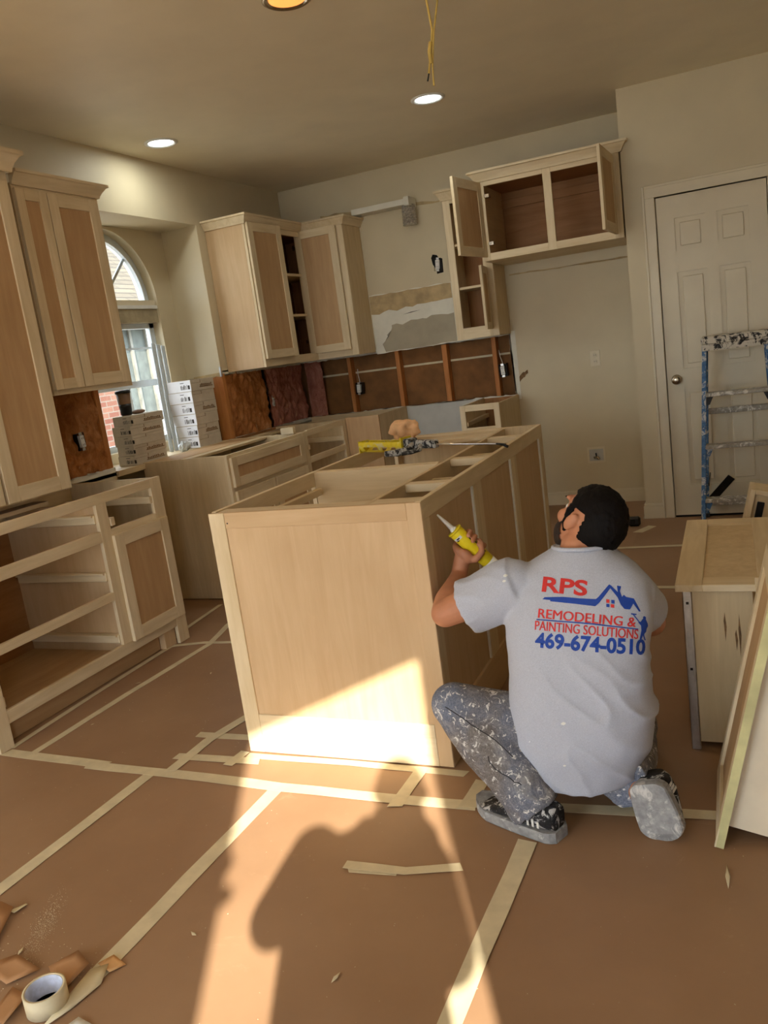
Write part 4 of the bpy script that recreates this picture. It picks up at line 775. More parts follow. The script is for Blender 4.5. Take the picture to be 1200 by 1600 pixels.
def scrap(label, pts, mat, lift=0.02, seed=0, cat='paper scrap', nm='paper_scrap', group=None):
    rr_ = random.Random(seed); bm = bmesh.new(); c = Vector((sum(p[0] for p in pts)/len(pts), sum(p[1] for p in pts)/len(pts), 0.004)); vs = []
    ring2 = []
    for i, p in enumerate(pts):
        a_ = Vector((p[0], p[1], 0.003+lift*0.55*(0.5+0.5*math.sin(seed+i*2.1)))); vs.append(bm.verts.new(a_)); ring2.append(bm.verts.new(c.lerp(a_, 0.55)+Vector((0, 0, lift*0.12*rr_.random()))))
    cv = bm.verts.new(c+Vector((0, 0, lift*0.2))); n_ = len(vs); fs = []
    for i in range(n_):
        j = (i+1) % n_; fs.append(bm.faces.new((vs[i], vs[j], ring2[j], ring2[i]))); fs.append(bm.faces.new((ring2[i], ring2[j], cv)))
    r = bmesh.ops.extrude_face_region(bm, geom=fs); bmesh.ops.translate(bm, verts=[v for v in r['geom'] if isinstance(v, bmesh.types.BMVert)], vec=(0, 0, 0.0006))
    return tag(link(nm, bm, mat, None, True), label, cat, group)
scrap('stiff brown paper scrap poking out of the tape roll', [(-1.53, 1.165), (-1.60, 1.215), (-1.535, 1.255), (-1.485, 1.235), (-1.50, 1.16)], 'paperscrap', 0.055, 3)
scrap('crumpled brown paper at the left edge below the tape line', [(-1.76, 1.16), (-1.66, 1.14), (-1.61, 1.20), (-1.70, 1.215)], 'paperscrap', 0.03, 8)
scrap('torn brown paper lying left of the tape roll', [(-1.62, 1.04), (-1.55, 1.03), (-1.57, 1.12), (-1.64, 1.14)], 'paperscrap', 0.03, 5)
scrap('peeled tape tail with brown paper stuck to it, right of the roll', [(-1.46, 1.05), (-1.44, 1.12), (-1.42, 1.20), (-1.445, 1.255), (-1.485, 1.235), (-1.475, 1.16)], 'tape', 0.014, 2)
scrap('small folded cardboard bit at the end of the floor tape', [(-1.475, 1.25), (-1.425, 1.235), (-1.405, 1.27), (-1.455, 1.285)], simple('tan_card', (206, 160, 108), 0.7), 0.012, 7)
scrap('white paper corner at the bottom edge near the tape roll', [(-1.43, 1.02), (-1.37, 1.03), (-1.355, 1.10), (-1.40, 1.105)], 'cartonwhite', 0.01, 1)
scrap('tall folded brown paper edge at the far left', [(-1.93, 1.22), (-1.80, 1.15), (-1.785, 1.20), (-1.87, 1.36), (-1.90, 1.35)], 'paperscrap', 0.06, 6)
scrap('curled pale paint chip alone below the long left tape', [(-1.885, 1.355), (-1.86, 1.35), (-1.845, 1.385), (-1.86, 1.392)], 'tape', 0.012, 4, 'chip', 'paint_chip')
for i, (x, y) in enumerate(((-1.72, 1.24), (-1.684, 1.211), (-1.700, 1.178), (-1.664, 1.190), (-2.52, 2.382), (-2.611, 2.79), (-0.065, 1.885), (-2.295, 2.925), (-0.878, 1.355), (-1.30, 1.40))):
    r_ = random.Random(i); q = r_.uniform(0, 6); s_ = r_.uniform(0.010, 0.017)
    lab = ['farthest of the four wood chips scattered above the tape roll', 'second of the four wood chips above the tape roll', 'nearest of the four wood chips above the tape roll', 'rightmost of the four wood chips above the tape roll', 'triangular pale chip on the paper near the left cabinet stile', 'pale chip on the paper in front of the closed cabinet door', 'thin pale sliver on the floor at the right edge', 'pale fleck on the paper close to the island corner', 'tiny pale fleck in the shadow in the foreground', 'tiny pale fleck at the sunlit left foreground'][i]
    L_ = 3.0 if i == 6 else 1.0
    scrap(lab, [(x+math.cos(q)*s_*L_, y+math.sin(q)*s_*L_), (x-math.sin(q)*s_*0.4, y+math.cos(q)*s_*0.4), (x-math.cos(q)*s_*L_, y-math.sin(q)*s_*L_), (x+math.sin(q)*s_*0.3, y-math.cos(q)*s_*0.3)], 'tape', 0.004, i, 'chip', 'wood_chip', 'chips by the tape roll' if i < 4 else ('chips between the cabinets' if i in (4, 5, 7) else None))

# ------------------------------------------------------------------ people
def capsule(bm, p0, r0_, p1, r1_, seg=18, hemi=5):
    p0, p1 = Vector(p0), Vector(p1); d = (p1-p0).normalized(); pts = []; rs = []
    for i in range(hemi): a_ = PI/2*(i+0.15)/hemi; pts.append(p0-d*r0_*math.cos(a_)); rs.append(r0_*math.sin(a_))
    for i in range(7): f = i/6; pts.append(p0.lerp(p1, f)); rs.append(r0_+(r1_-r0_)*f)
    for i in range(hemi): a_ = PI/2*(1-(i+0.85)/hemi); pts.append(p1+d*r1_*math.cos(a_)); rs.append(r1_*math.sin(a_))
    add_tube(bm, pts, rs, seg)
def chain(bm, pts):
    for (a_, ra), (b_, rb) in zip(pts, pts[1:]): capsule(bm, a_, ra, b_, rb)
def ell(bm, c, r_, mx=None, sub=3):
    g = bmesh.ops.create_icosphere(bm, subdivisions=sub, radius=1)['verts']
    m = (mx or Matrix.Identity(4)).copy(); m.translation = Vector((0, 0, 0))
    bmesh.ops.transform(bm, matrix=Matrix.Translation(Vector(c)) @ m @ Matrix.Diagonal((r_[0], r_[1], r_[2], 1)), verts=g); return g
def loft(bm, rings, seg=40, ex=2.3):
    R_ = []
    for (cx_, cy_, z, rx, ry) in rings:
        row = []
        for k in range(seg):
            a_ = 2*PI*k/seg; c_, s_ = math.cos(a_), math.sin(a_)
            row.append(bm.verts.new((cx_+rx*math.copysign(abs(c_)**(2/ex), c_), cy_+ry*math.copysign(abs(s_)**(2/ex), s_), z)))
        R_.append(row)
    for i in range(len(R_)-1):
        for k in range(seg): bm.faces.new((R_[i][k], R_[i][(k+1) % seg], R_[i+1][(k+1) % seg], R_[i+1][k]))
    bm.faces.new(R_[0][::-1]); bm.faces.new(R_[-1])
def blob(name, bm, mat, parent, voxel=0.006, smooth=6, disp=None):
    bmesh.ops.recalc_face_normals(bm, faces=bm.faces)
    me = bpy.data.meshes.new('tmp'); bm.to_mesh(me); bm.free(); o = bpy.data.objects.new('tmp', me); COL.objects.link(o)
    m = o.modifiers.new('r', 'REMESH'); m.mode = 'VOXEL'; m.voxel_size = voxel; m.adaptivity = 0
    if smooth: s_ = o.modifiers.new('s', 'SMOOTH'); s_.factor = 0.5; s_.iterations = smooth
    dg = bpy.context.evaluated_depsgraph_get(); me2 = bpy.data.meshes.new_from_object(o.evaluated_get(dg))
    bpy.data.objects.remove(o); bpy.data.meshes.remove(me)
    b2 = bmesh.new(); b2.from_mesh(me2); bpy.data.meshes.remove(me2)
    if disp:
        b2.normal_update(); mv = [(v, disp(v.co, v.normal)) for v in b2.verts]
        for v, d_ in mv: v.co += v.normal*d_
    return link(name, b2, mat, parent, True)
def skin(name, c):
    k = N(name); v = k.coords(); f = k.noise(v, 18, 4); cc = k.ramp(f, [(0.3, lin([x*0.92 for x in c])), (0.7, lin(c))]); k.bump(k.noise(v, 160, 3), 0.08, 0.002)
    k.b.inputs['Subsurface Weight'].default_value = 0.08; k.b.inputs['Subsurface Radius'].default_value = (0.010, 0.004, 0.002)
    return k.out(cc, 0.55)
M['skin'] = skin('skin', (196, 134, 100))
M['hair'] = simple('black_hair', (13, 10, 9), 0.7, 0.3, 90, bump=0.6, spec=0.15, stretch=(1, 1, 0.3))
M['beard'] = simple('dark_beard', (44, 32, 26), 0.8, 0.3, 120, bump=0.4)
def heather():
    k = N('heather_grey_cotton'); v = k.coords((60, 60, 140)); f = k.noise(v, 5, 4, 0.7); g = k.noise(k.coords(), 420, 2)
    k.bump(g, 0.12, 0.002); c = k.ramp(f, [(0.3, lin((168, 172, 186))), (0.72, lin((198, 202, 214)))])
    s1 = k.noise(k.coords(), 30, 3, 0.6, 0.4); m1 = k.ramp(s1, [(0.745, (0, 0, 0, 1)), (0.76, (1, 1, 1, 1))])
    return k.out(k.mix(m1, c, lin((236, 236, 236))), 0.9, 0, 0.15)
M['shirt'] = heather()
def jeans():
    k = N('paint_stained_denim'); v = k.coords(); f = k.noise(v, 240, 3); lo = k.noise(v, 6, 4)
    c = k.mix(k.ramp(lo, [(0.42, (0, 0, 0, 1)), (0.62, (1, 1, 1, 1))]), k.ramp(f, [(0.35, lin((98, 104, 120))), (0.65, lin((124, 130, 146)))]), k.ramp(f, [(0.35, lin((104, 98, 96))), (0.65, lin((130, 124, 120)))]))
    a_ = k.ramp(k.noise(v, 46, 5, 0.7, 1.0), [(0.575, (0, 0, 0, 1)), (0.61, (1, 1, 1, 1))]); b_ = k.ramp(k.noise(v, 13, 7, 0.75, 1.2), [(0.50, (0, 0, 0, 1)), (0.68, (0.65, 0.65, 0.65, 1))])
    c2 = k.mix(b_, c, lin((176, 174, 172))); k.bump(k.noise(v, 60, 4), 0.25, 0.006)
    return k.out(k.mix(a_, c2, lin((220, 218, 214))), 0.9, 0, 0.15)
M['jeans'] = jeans()
M['sneaker'] = splat('paint_stained_sneaker', (24, 24, 26), (44, 44, 48), (190, 190, 190), 0.53, 0.58, 34, 0.7)
M['sole'] = splat('worn_grey_sole', (132, 132, 134), (160, 160, 160), (206, 204, 200), 0.55, 0.65, 20, 0.8)
M['printblue'] = simple('blue_ink', (26, 66, 158), 0.7, 0.06, 40); M['printred'] = simple('red_ink', (206, 52, 50), 0.7, 0.06, 40)

def head_parts(body, t, c, F0, U0, hairmat='hair', beard=True):
    U = Vector(U0).normalized(); F = Vector(F0); F = (F-U*F.dot(U)).normalized(); L = U.cross(F)
    mx = Matrix(((F.x, L.x, U.x, 0), (F.y, L.y, U.y, 0), (F.z, L.z, U.z, 0), (0, 0, 0, 1))); c = Vector(c)
    def W(f, l, u): return c+F*f+L*l+U*u
    ell(body, W(-0.006, 0, 0.022), (0.094, 0.073, 0.090), mx); ell(body, W(0.022, 0, -0.045), (0.064, 0.058, 0.066), mx); ell(body, W(0.062, 0, -0.088), (0.026, 0.030, 0.022), mx)
    capsule(body, W(0.086, 0, 0.018), 0.009, W(0.104, 0, -0.022), 0.0125, 10); ell(body, W(0.098, 0, -0.026), (0.012, 0.018, 0.010), mx, 2)
    ell(body, W(0.080, 0, -0.052), (0.012, 0.025, 0.007), mx, 2); ell(body, W(0.080, 0, 0.034), (0.016, 0.055, 0.012), mx, 2)
    for s_ in (-1, 1):
        ell(body, W(0.064, s_*0.036, -0.018), (0.024, 0.022, 0.024), mx, 2)
        em = mx @ Matrix.Rotation(rad(-12), 4, 'Y'); ell(body, W(-0.008, s_*0.081, 0.0), (0.0165, 0.007, 0.030), em @ Matrix.Rotation(rad(26*s_), 4, 'Z'), 3)
    eyes = []
    for s_ in (-1, 1):
        bm = bmesh.new(); ell(bm, W(0.070, s_*0.030, 0.010), (0.012, 0.013, 0.010), mx, 2); e = link('eye', bm, 'white', t, True); bm = bmesh.new(); ell(bm, W(0.080, s_*0.030, 0.010), (0.003, 0.006, 0.006), mx, 2); link('iris', bm, 'black', e, True)
        bm = bmesh.new(); ell(bm, W(0.088, s_*0.032, 0.032), (0.004, 0.018, 0.004), mx, 2); link('eyebrow', bm, hairmat, t, True)
    bm = bmesh.new(); bmesh.ops.create_icosphere(bm, subdivisions=5, radius=1); kill = []
    for v in bm.verts:
        f, l, u = v.co; nn = 0.08*noise.noise(v.co*5)
        keep = (u > 0.42+nn and f < 0.80) or (f < 0.46+nn and u > 0.10) or (f < 0.20 and u > -0.02) or (f < -0.22+nn and u > -0.50) or (f < -0.35 and u > -0.72+nn) or (abs(l) > 0.55 and 0.20 < f < 0.46 and u > -0.65)
        if abs(l) > 0.62 and -0.30 < f < 0.18 and u < 0.16: keep = False
        if not keep: kill.append(v)
    bmesh.ops.delete(bm, geom=kill, context='VERTS')
    for v in bm.verts:
        k_ = 1+0.035*noise.noise(v.co*9)+0.03*noise.noise(v.co*26); f, l, u = v.co*k_
        v.co = W(-0.009+f*0.103, l*0.080, 0.020+u*0.101)
    bm.normal_update(); fs = list(bm.faces); r = bmesh.ops.extrude_face_region(bm, geom=fs)
    bmesh.ops.translate(bm, verts=[], vec=(0, 0, 0))
    for v in [g for g in r['geom'] if isinstance(g, bmesh.types.BMVert)]: v.co = W(-0.006, 0, 0.016)+(v.co-W(-0.006, 0, 0.016))*0.86
    link('hair', bm, hairmat, t, True)
    if beard:
        bm = bmesh.new(); bmesh.ops.create_icosphere(bm, subdivisions=4, radius=1); kill = []
        for v in bm.verts:
            f, l, u = v.co
            if not ((u < 0.45 and f > 0.10) or (u < 0.0 and f > -0.15) or (u < -0.35 and f > -0.35)) or (f > 0.62 and -0.05 < u) or (f > 0.35 and u > 0.15): kill.append(v)
        bmesh.ops.delete(bm, geom=kill, context='VERTS')
        for v in bm.verts: f, l, u = v.co*(1+0.03*noise.noise(v.co*20)); v.co = W(0.024+f*0.067, l*0.0635, -0.045+u*0.071)
        link('beard', bm, 'beard', t, True)
    return W

def shoe(t, name, mx, L=0.29, wd=0.104):
    """local x heel to toe, y across, z up"""
    def prof(x):   # half width, top height
        u = x/L; hw = wd/2*(0.70+0.30*math.sin(PI*min(1, u*1.25)*0.5+0.25)) if u < 0.8 else wd/2*math.sqrt(max(0.0, 1-((u-0.72)/0.28)**2))*1.0
        top = 0.098-0.01*u if u < 0.30 else 0.095-(u-0.30)*0.105
        return max(hw, 0.012), max(top, 0.035)
    bm = bmesh.new(); n_ = 22; R_ = []
    for i in range(n_+1):
        x = L*(0.02+0.965*i/n_); hw, tp = prof(x); hw *= (0.72 if i == 0 else (0.9 if i == 1 else 1)); row = []
        for k in range(20):
            a_ = 2*PI*k/20; c_, s_ = math.cos(a_), math.sin(a_); zc = 0.028+(tp-0.028)/2; row.append(bm.verts.new(mx @ Vector((x, hw*0.97*math.copysign(abs(c_)**0.8, c_), zc+(tp-0.028)/2*math.copysign(abs(s_)**0.75, s_)))))
        R_.append(row)
    for i in range(n_):
        for k in range(20): bm.faces.new((R_[i][k], R_[i][(k+1) % 20], R_[i+1][(k+1) % 20], R_[i+1][k]))
    bm.faces.new(R_[0][::-1]); bm.faces.new(R_[-1]); up_ = link(name, bm, 'sneaker', t, True)
    bm = bmesh.new(); lo, hi = [], []; pts = []
    for i in range(n_+1): x = L*(i/n_); hw, _ = prof(x); hw *= (0.6 if i == 0 else (0.88 if i == 1 else 1)); pts.append((x, hw*1.04+0.002))
    outl = [(x, h) for x, h in pts]+[(x, -h) for x, h in pts[::-1]]
    ring = []
    for z, k_ in ((0.0, 0.94), (0.006, 1.0), (0.026, 1.0), (0.032, 0.97)): ring.append([bm.verts.new(mx @ Vector((x, h*k_, z+(0.012*max(0, (x/L-0.75)/0.25)**2)))) for x, h in outl])
    m_ = len(outl)
    for a_, b_ in zip(ring, ring[1:]):
        for k in range(m_): bm.faces.new((a_[k], a_[(k+1) % m_], b_[(k+1) % m_], b_[k]))
    bm.faces.new(ring[0][::-1]); bm.faces.new(ring[-1]); so_ = link('shoe_sole', bm, 'sole', up_)
    bm = bmesh.new()
    for i in range(5):
        x = L*(0.40+0.07*i); hw, tp = prof(x); add_tube(bm, [mx @ Vector((x, -hw*0.5, tp-0.006)), mx @ Vector((x+0.006, 0, tp+0.004)), mx @ Vector((x, hw*0.5, tp-0.006))], 0.0035, 6)
    link('lace', bm, 'sole', up_, True)
    for s_ in (-1, 1):
        for j in range(3):
            bm = bmesh.new(); x = L*(0.14+0.055*j); hw, _ = prof(x); add_box(bm, (x, s_*hw*0.985, 0.040), (x+0.007, s_*(hw*0.985+0.0015), 0.058+0.006*j), mx @ Matrix.Shear('XZ', 4, (0.0, 0.0))); link('shoe_stripe', bm, 'white', up_)
    return up_

# --- the worker caulking the island
P = thing('person', 'person kneeling at the island in a grey printed T-shirt and paint-splattered jeans, caulking', 'person', (-0.44, 2.14, 0))
body = bmesh.new()
loft(body, [(-0.445, 2.14, 0.14, 0.14, 0.105), (-0.43, 2.13, 0.30, 0.165, 0.115), (-0.425, 2.16, 0.50, 0.165, 0.11), (-0.424, 2.195, 0.64, 0.165, 0.095), (-0.412, 2.22, 0.72, 0.09, 0.07)], 28)
chain(body, [((-0.50, 2.15, 0.20), 0.085), ((-0.775, 2.068, 0.325), 0.055), ((-0.55, 2.0, 0.10), 0.042), ((-0.60, 2.02, 0.06), 0.038)])
chain(body, [((-0.38, 2.18, 0.20), 0.085), ((-0.33, 2.47, 0.085), 0.055), ((-0.30, 2.14, 0.115), 0.042), ((-0.275, 2.07, 0.10), 0.036)])
LE, LW = Vector((-0.817, 2.18, 0.573)), Vector((-0.836, 2.398, 0.622))
chain(body, [((-0.60, 2.18, 0.665), 0.062), ((-0.72, 2.18, 0.612), 0.050), (LE, 0.043)]); chain(body, [(LE, 0.043), (LE.lerp(LW, 0.3), 0.047), (LE.lerp(LW, 0.75), 0.033), (LW, 0.027)])
RE, RW = Vector((-0.255, 2.42, 0.46)), Vector((-0.43, 2.53, 0.43))
chain(body, [((-0.29, 2.22, 0.635), 0.058), (RE, 0.043)]); chain(body, [(RE, 0.043), (RE.lerp(RW, 0.3), 0.045), (RW, 0.027)])
HC = Vector((-0.386, 2.270, 0.806))
W = head_parts(body, P, HC, (-0.80, 0.60, 0.0), (0.55, 0.0, 0.82))
capsule(body, (-0.408, 2.232, 0.70), 0.066, W(-0.03, 0, -0.045), 0.056); capsule(body, (-0.41, 2.225, 0.72), 0.075, (-0.408, 2.235, 0.745), 0.06)
# left hand closed round the caulk tube
T0 = Vector((-0.885, 2.400, 0.827)); AX = (Vector((-0.735, 2.46, 0.632))-T0).normalized(); TR = 0.0245
nv = Vector((-0.68, -0.35, -0.64)); nv = (nv-AX*nv.dot(AX)).normalized(); bv = AX.cross(nv)
if bv.dot(fwd) < 0: bv = -bv
def G(s, phi, r_): return T0+AX*s+(nv*math.cos(rad(phi))+bv*math.sin(rad(phi)))*r_
SH = 0.150
hm = frame_mx(G(SH, 0, 0.040), AX, bv)
ell(body, G(SH, 0, 0.040), (0.041, 0.030, 0.0165), hm); ell(body, G(SH+0.008, -35, 0.040), (0.030, 0.018, 0.018), hm); capsule(body, LW, 0.027, G(SH+0.008, 0, 0.050), 0.026)
for i, (ds, ln) in enumerate(((-0.034, 232), (-0.012, 240), (0.010, 232), (0.030, 215))):
    rad_ = 0.0092-0.0006*i; ph = [18, 60, 105, 150, 190, ln]; rr_ = [0.039, 0.0375, 0.0345, 0.0335, 0.033, 0.0325]
    chain(body, [(G(SH+ds, p_, q_), rad_*(1.05 if j < 3 else 0.92)) for j, (p_, q_) in enumerate(zip(ph, rr_))])
chain(body, [(G(SH+0.020, -20, 0.044), 0.0125), (G(SH+0.034, -60, 0.041), 0.0115), (G(SH+0.032, -105, 0.0365), 0.0105), (G(SH+0.016, -145, 0.0345), 0.0092)])
# right hand resting on the thigh
hd = (Vector((-0.52, 2.47, 0.40))-RW).normalized(); hs = hd.cross(Vector((0, 0, 1))).normalized(); hu = hs.cross(hd)
ell(body, RW+hd*0.05, (0.048, 0.038, 0.015), frame_mx((0, 0, 0), hd, hs))
for i in range(4): o_ = RW+hd*0.088+hs*(-0.028+0.019*i); chain(body, [(o_, 0.0088), (o_+hd*0.035-hu*0.006, 0.0082), (o_+hd*(0.060-0.004*abs(i-1.5))-hu*0.020, 0.0075)])
chain(body, [(RW+hd*0.03-hs*0.032, 0.012), (RW+hd*0.06-hs*0.055, 0.010), (RW+hd*0.085-hs*0.060-hu*0.008, 0.0085)])
blob('body', body, 'skin', P, 0.0042, 3)
# shirt
sh = bmesh.new()
loft(sh, [(-0.460, 2.125, 0.112, 0.166, 0.122), (-0.459, 2.128, 0.150, 0.182, 0.134), (-0.441, 2.12, 0.229, 0.203, 0.142), (-0.428, 2.12, 0.327, 0.203, 0.143), (-0.431, 2.13, 0.419, 0.191, 0.138), (-0.426, 2.15, 0.506, 0.196, 0.133), (-0.421, 2.17, 0.593, 0.203, 0.126), (-0.425, 2.19, 0.655, 0.196, 0.112), (-0.422, 2.208, 0.700, 0.165, 0.092), (-0.413, 2.222, 0.735, 0.105, 0.074), (-0.408, 2.232, 0.757, 0.074, 0.064)], 48)
def cone(bm, a_, ra, b_, rb): add_tube(bm, [Vector(a_).lerp(Vector(b_), i/6) for i in range(7)], [ra+(rb-ra)*i/6 for i in range(7)], 24)
ell(sh, (-0.600, 2.18, 0.660), (0.082, 0.078, 0.075)); cone(sh, (-0.58, 2.18, 0.660), 0.088, (-0.742, 2.170, 0.596), 0.081)
ell(sh, (-0.288, 2.20, 0.632), (0.068, 0.074, 0.074)); cone(sh, (-0.285, 2.20, 0.625), 0.072, (-0.262, 2.345, 0.525), 0.070)
ell(sh, (-0.60, 2.115, 0.20), (0.052, 0.07, 0.075))
def crease(co, no):
    d_ = 0.0030*noise.noise(co*9)+0.0016*noise.noise(co*24)
    q = Vector((co.x*9+co.z*10, co.y*4, co.z*4-co.x*3)); rdg = 1-abs(noise.noise(q)); m_ = max(0, min(1, (0.60-co.z)/0.2))*max(0, min(1, (co.x+0.56)/0.15)); d_ += m_*0.011*(rdg**4-0.35)
    q2 = Vector((co.x*8, co.y*8, co.z*22)); ms = max(0, min(1, (-0.58-co.x)/0.08))*max(0, min(1, (co.z-0.45)/0.1)); d_ += ms*0.006*((1-abs(noise.noise(q2)))**3-0.3)
    q3 = Vector((co.x*5, 1, co.z*30)); mw = max(0, 1-abs(co.z-0.44)/0.10)*max(0, min(1, (co.x+0.33)/0.06)); d_ += mw*0.010*noise.noise(q3)
    return d_
shirt = blob('t_shirt', sh, 'shirt', P, 0.006, 8, crease)
# collar ribbing
cpts = [Vector((-0.408+0.078*math.cos(a_), 2.232+0.068*math.sin(a_), 0.754-0.008*math.sin(a_))) for a_ in [2*PI*i/32 for i in range(33)]]
tube(shirt, 'collar', cpts, 0.006, 'shirt', 8)
# jeans
jn = bmesh.new()
ell(jn, (-0.445, 2.15, 0.195), (0.165, 0.115, 0.105)); chain(jn, [((-0.50, 2.145, 0.205), 0.098), ((-0.65, 2.10, 0.268), 0.094), ((-0.783, 2.066, 0.332), 0.066)])
chain(jn, [((-0.783, 2.066, 0.330), 0.066), ((-0.695, 2.045, 0.235), 0.082), ((-0.60, 2.015, 0.145), 0.076)]); cone(jn, (-0.63, 2.022, 0.17), 0.076, (-0.552, 1.998, 0.062), 0.071)
chain(jn, [((-0.38, 2.18, 0.20), 0.096), ((-0.335, 2.465, 0.092), 0.072)]); chain(jn, [((-0.335, 2.465, 0.085), 0.068), ((-0.315, 2.28, 0.095), 0.068), ((-0.312, 2.19, 0.115), 0.066)]); cone(jn, (-0.318, 2.20, 0.115), 0.064, (-0.318, 2.062, 0.125), 0.070)
def denim(co, no):
    d_ = 0.003*noise.noise(co*11)
    m_ = max(0, min(1, (0.20-co.z)/0.08)) if co.x < -0.5 else max(0, min(1, (2.25-co.y)/0.08)); q = Vector((co.x*6-co.z*8, co.y*6, co.z*26+co.x*16)); d_ += m_*0.009*((1-abs(noise.noise(q)))**2-0.5)
    kn = max(0, 1-(co-Vector((-0.72, 2.03, 0.26))).length/0.12); d_ += kn*0.008*noise.noise(Vector((co.x*22, co.y*8, co.z*22)))
    return d_
jo = blob('jeans', jn, 'jeans', P, 0.006, 5, denim)
seam = [Vector(p) for p in ((-0.60, 2.018, 0.215), (-0.66, 2.004, 0.262), (-0.72, 1.992, 0.300), (-0.775, 1.996, 0.330))]
jb = BVHTree.FromPolygons([v.co+off_of(P) for v in jo.data.vertices], [list(p.vertices) for p in jo.data.polygons])
SM = simple('denim_seam', (58, 56, 60), 0.9)
for sp_ in (((-0.58, 1.96, 0.25), (-0.63, 1.97, 0.285), (-0.68, 1.97, 0.315), (-0.74, 1.97, 0.345), (-0.80, 2.0, 0.36)), ((-0.56, 1.9, 0.185), (-0.60, 1.9, 0.20), (-0.645, 1.9, 0.215), (-0.66, 1.9, 0.235), (-0.655, 1.9, 0.26))):
    q_ = []
    for a_, b_ in zip(sp_, sp_[1:]):
        for i in range(5): q_.append(jb.find_nearest(Vector(a_).lerp(Vector(b_), i/5))[0])
    tube(jo, 'seam', q_, 0.0014, SM, 6)
# shoes
hv = (Vector((-0.738, 2.078, 0))-Vector((-0.480, 1.962, 0))).normalized(); sx = Vector((-hv.y, hv.x, 0))
shoe(P, 'shoe', Matrix(((hv.x, sx.x, 0, -0.480), (hv.y, sx.y, 0, 1.962), (0, 0, 1, 0.002), (0, 0, 0, 1))))
xv = (Vector((-0.212, 2.025, 0.012))-Vector((-0.262, 2.04, 0.195))).normalized(); zv = Vector((0.10, 0.9, 0.25)); zv = (zv-xv*zv.dot(xv)).normalized(); yv = zv.cross(xv); o_ = Vector((-0.258, 2.008, 0.160))
mr = Matrix(((xv.x, yv.x, zv.x, o_.x), (xv.y, yv.y, zv.y, o_.y), (xv.z, yv.z, zv.z, o_.z), (0, 0, 0, 1)))
shoe(P, 'shoe', mr, 0.165, 0.112)
# shirt print, pressed onto the back of the shirt
dgm = shirt.data; offp = off_of(P); bvh = BVHTree.FromPolygons([v.co+offp for v in dgm.vertices], [list(p.vertices) for p in dgm.polygons])
PO, PU, PV, PD = Vector((-0.536, 2.089, 0.750)), Vector((0.357, 0.063, -0.027))/220, Vector((-0.005, -0.092, -0.258))/160, Vector((-0.188, 0.926, -0.327))   # tangent plane of the upper back
def onshirt(u, v): return PO+PU*(u-820)+PV*(v-880)
def press(name, bm, mat):
    """bm lies in the plane of the print; cut finely and drop onto the cloth"""
    for ax in (0, 2):
        lo = min(v.co[ax] for v in bm.verts); hi = max(v.co[ax] for v in bm.verts); c_ = lo+0.009
        while c_ < hi:
            nn = [0, 0, 0]; nn[ax] = 1; cc = [0, 0, 0]; cc[ax] = c_
            bmesh.ops.bisect_plane(bm, geom=bm.verts[:]+bm.edges[:]+bm.faces[:], plane_co=cc, plane_no=nn); c_ += 0.009
    for v in bm.verts:
        h = bvh.ray_cast(v.co-PD*0.4, PD)
        if h[0] is not None: v.co = h[0]-PD*0.0014
    bmesh.ops.recalc_face_normals(bm, faces=bm.faces)
    return link(name, bm, mat, shirt)
def lettering(name, text, b0, b1, cap, mat, offset=0.0, slant=0.04, bold=0.0):
    cu = bpy.data.curves.new('tmp', 'FONT'); cu.body = text; cu.size = 1; cu.offset = offset; cu.resolution_u = 4; cu.fill_mode = 'FRONT'
    o = bpy.data.objects.new('tmp', cu); COL.objects.link(o); dg = bpy.context.evaluated_depsgraph_get(); me = bpy.data.meshes.new_from_object(o.evaluated_get(dg))
    bm = bmesh.new(); bm.from_mesh(me); bpy.data.objects.remove(o); bpy.data.curves.remove(cu); bpy.data.meshes.remove(me)
    x0 = min(v.co.x for v in bm.verts); x1 = max(v.co.x for v in bm.verts); yb = min(v.co.y for v in bm.verts); yt = max(v.co.y for v in bm.verts)
    for v in bm.verts:
        f = (v.co.x-x0)/(x1-x0); g = (v.co.y-yb)/(yt-yb)
        v.co = onshirt(b0[0]+(b1[0]-b0[0])*f+slant*cap*g, b0[1]+(b1[1]-b0[1])*f-cap*g)
    if bold:
        g = bmesh.ops.duplicate(bm, geom=bm.verts[:]+bm.edges[:]+bm.faces[:])['geom']; bmesh.ops.translate(bm, verts=[v for v in g if isinstance(v, bmesh.types.BMVert)], vec=PU*bold)
    return press(name, bm, mat)
def poly(name, pts, mat, k=5.4545, o=(820, 880)):
    bm = bmesh.new(); f = bm.faces.new([bm.verts.new(onshirt(o[0]+p[0]/k, o[1]+p[1]/k)) for p in pts]); bmesh.ops.triangulate(bm, faces=[f]); return press(name, bm, mat)
lettering('print_rps', 'RPS', (846, 925), (918, 932), 25, 'printred', 0.03, 0.12)
lettering('print_remodeling', 'REMODELING &', (840, 966), (992, 978), 14.5, 'printred', 0.0, 0.10, 0.9)
lettering('print_painting_solutions', 'PAINTING SOLUTIONS', (835, 985), (996, 996), 14.5, 'printred', 0.0, 0.06, 0.7)
lettering('print_phone_number', '469-674-0510', (835, 1013), (1008, 1021), 25, 'printblue', 0.036, 0.05)
poly('print_roof', [(150, 310), (170, 292), (330, 288), (480, 300), (610, 305), (630, 290), (725, 180), (742, 188), (798, 245), (792, 190), (828, 195), (816, 235), (832, 285), (847, 266), (868, 285), (932, 296), (988, 402), (974, 406), (926, 340), (897, 388), (850, 385), (820, 350), (795, 290), (735, 212), (640, 335), (605, 365), (450, 348), (220, 327), (218, 316)], 'printblue')
poly('print_rule', [(98, 479), (540, 503), (965, 546), (965, 555), (540, 514), (98, 488)], 'printblue')
poly('print_window', [(698, 305), (725, 307), (725, 337), (698, 335)], 'printred'); poly('print_window', [(740, 309), (768, 312), (768, 342), (740, 339)], 'printblue')
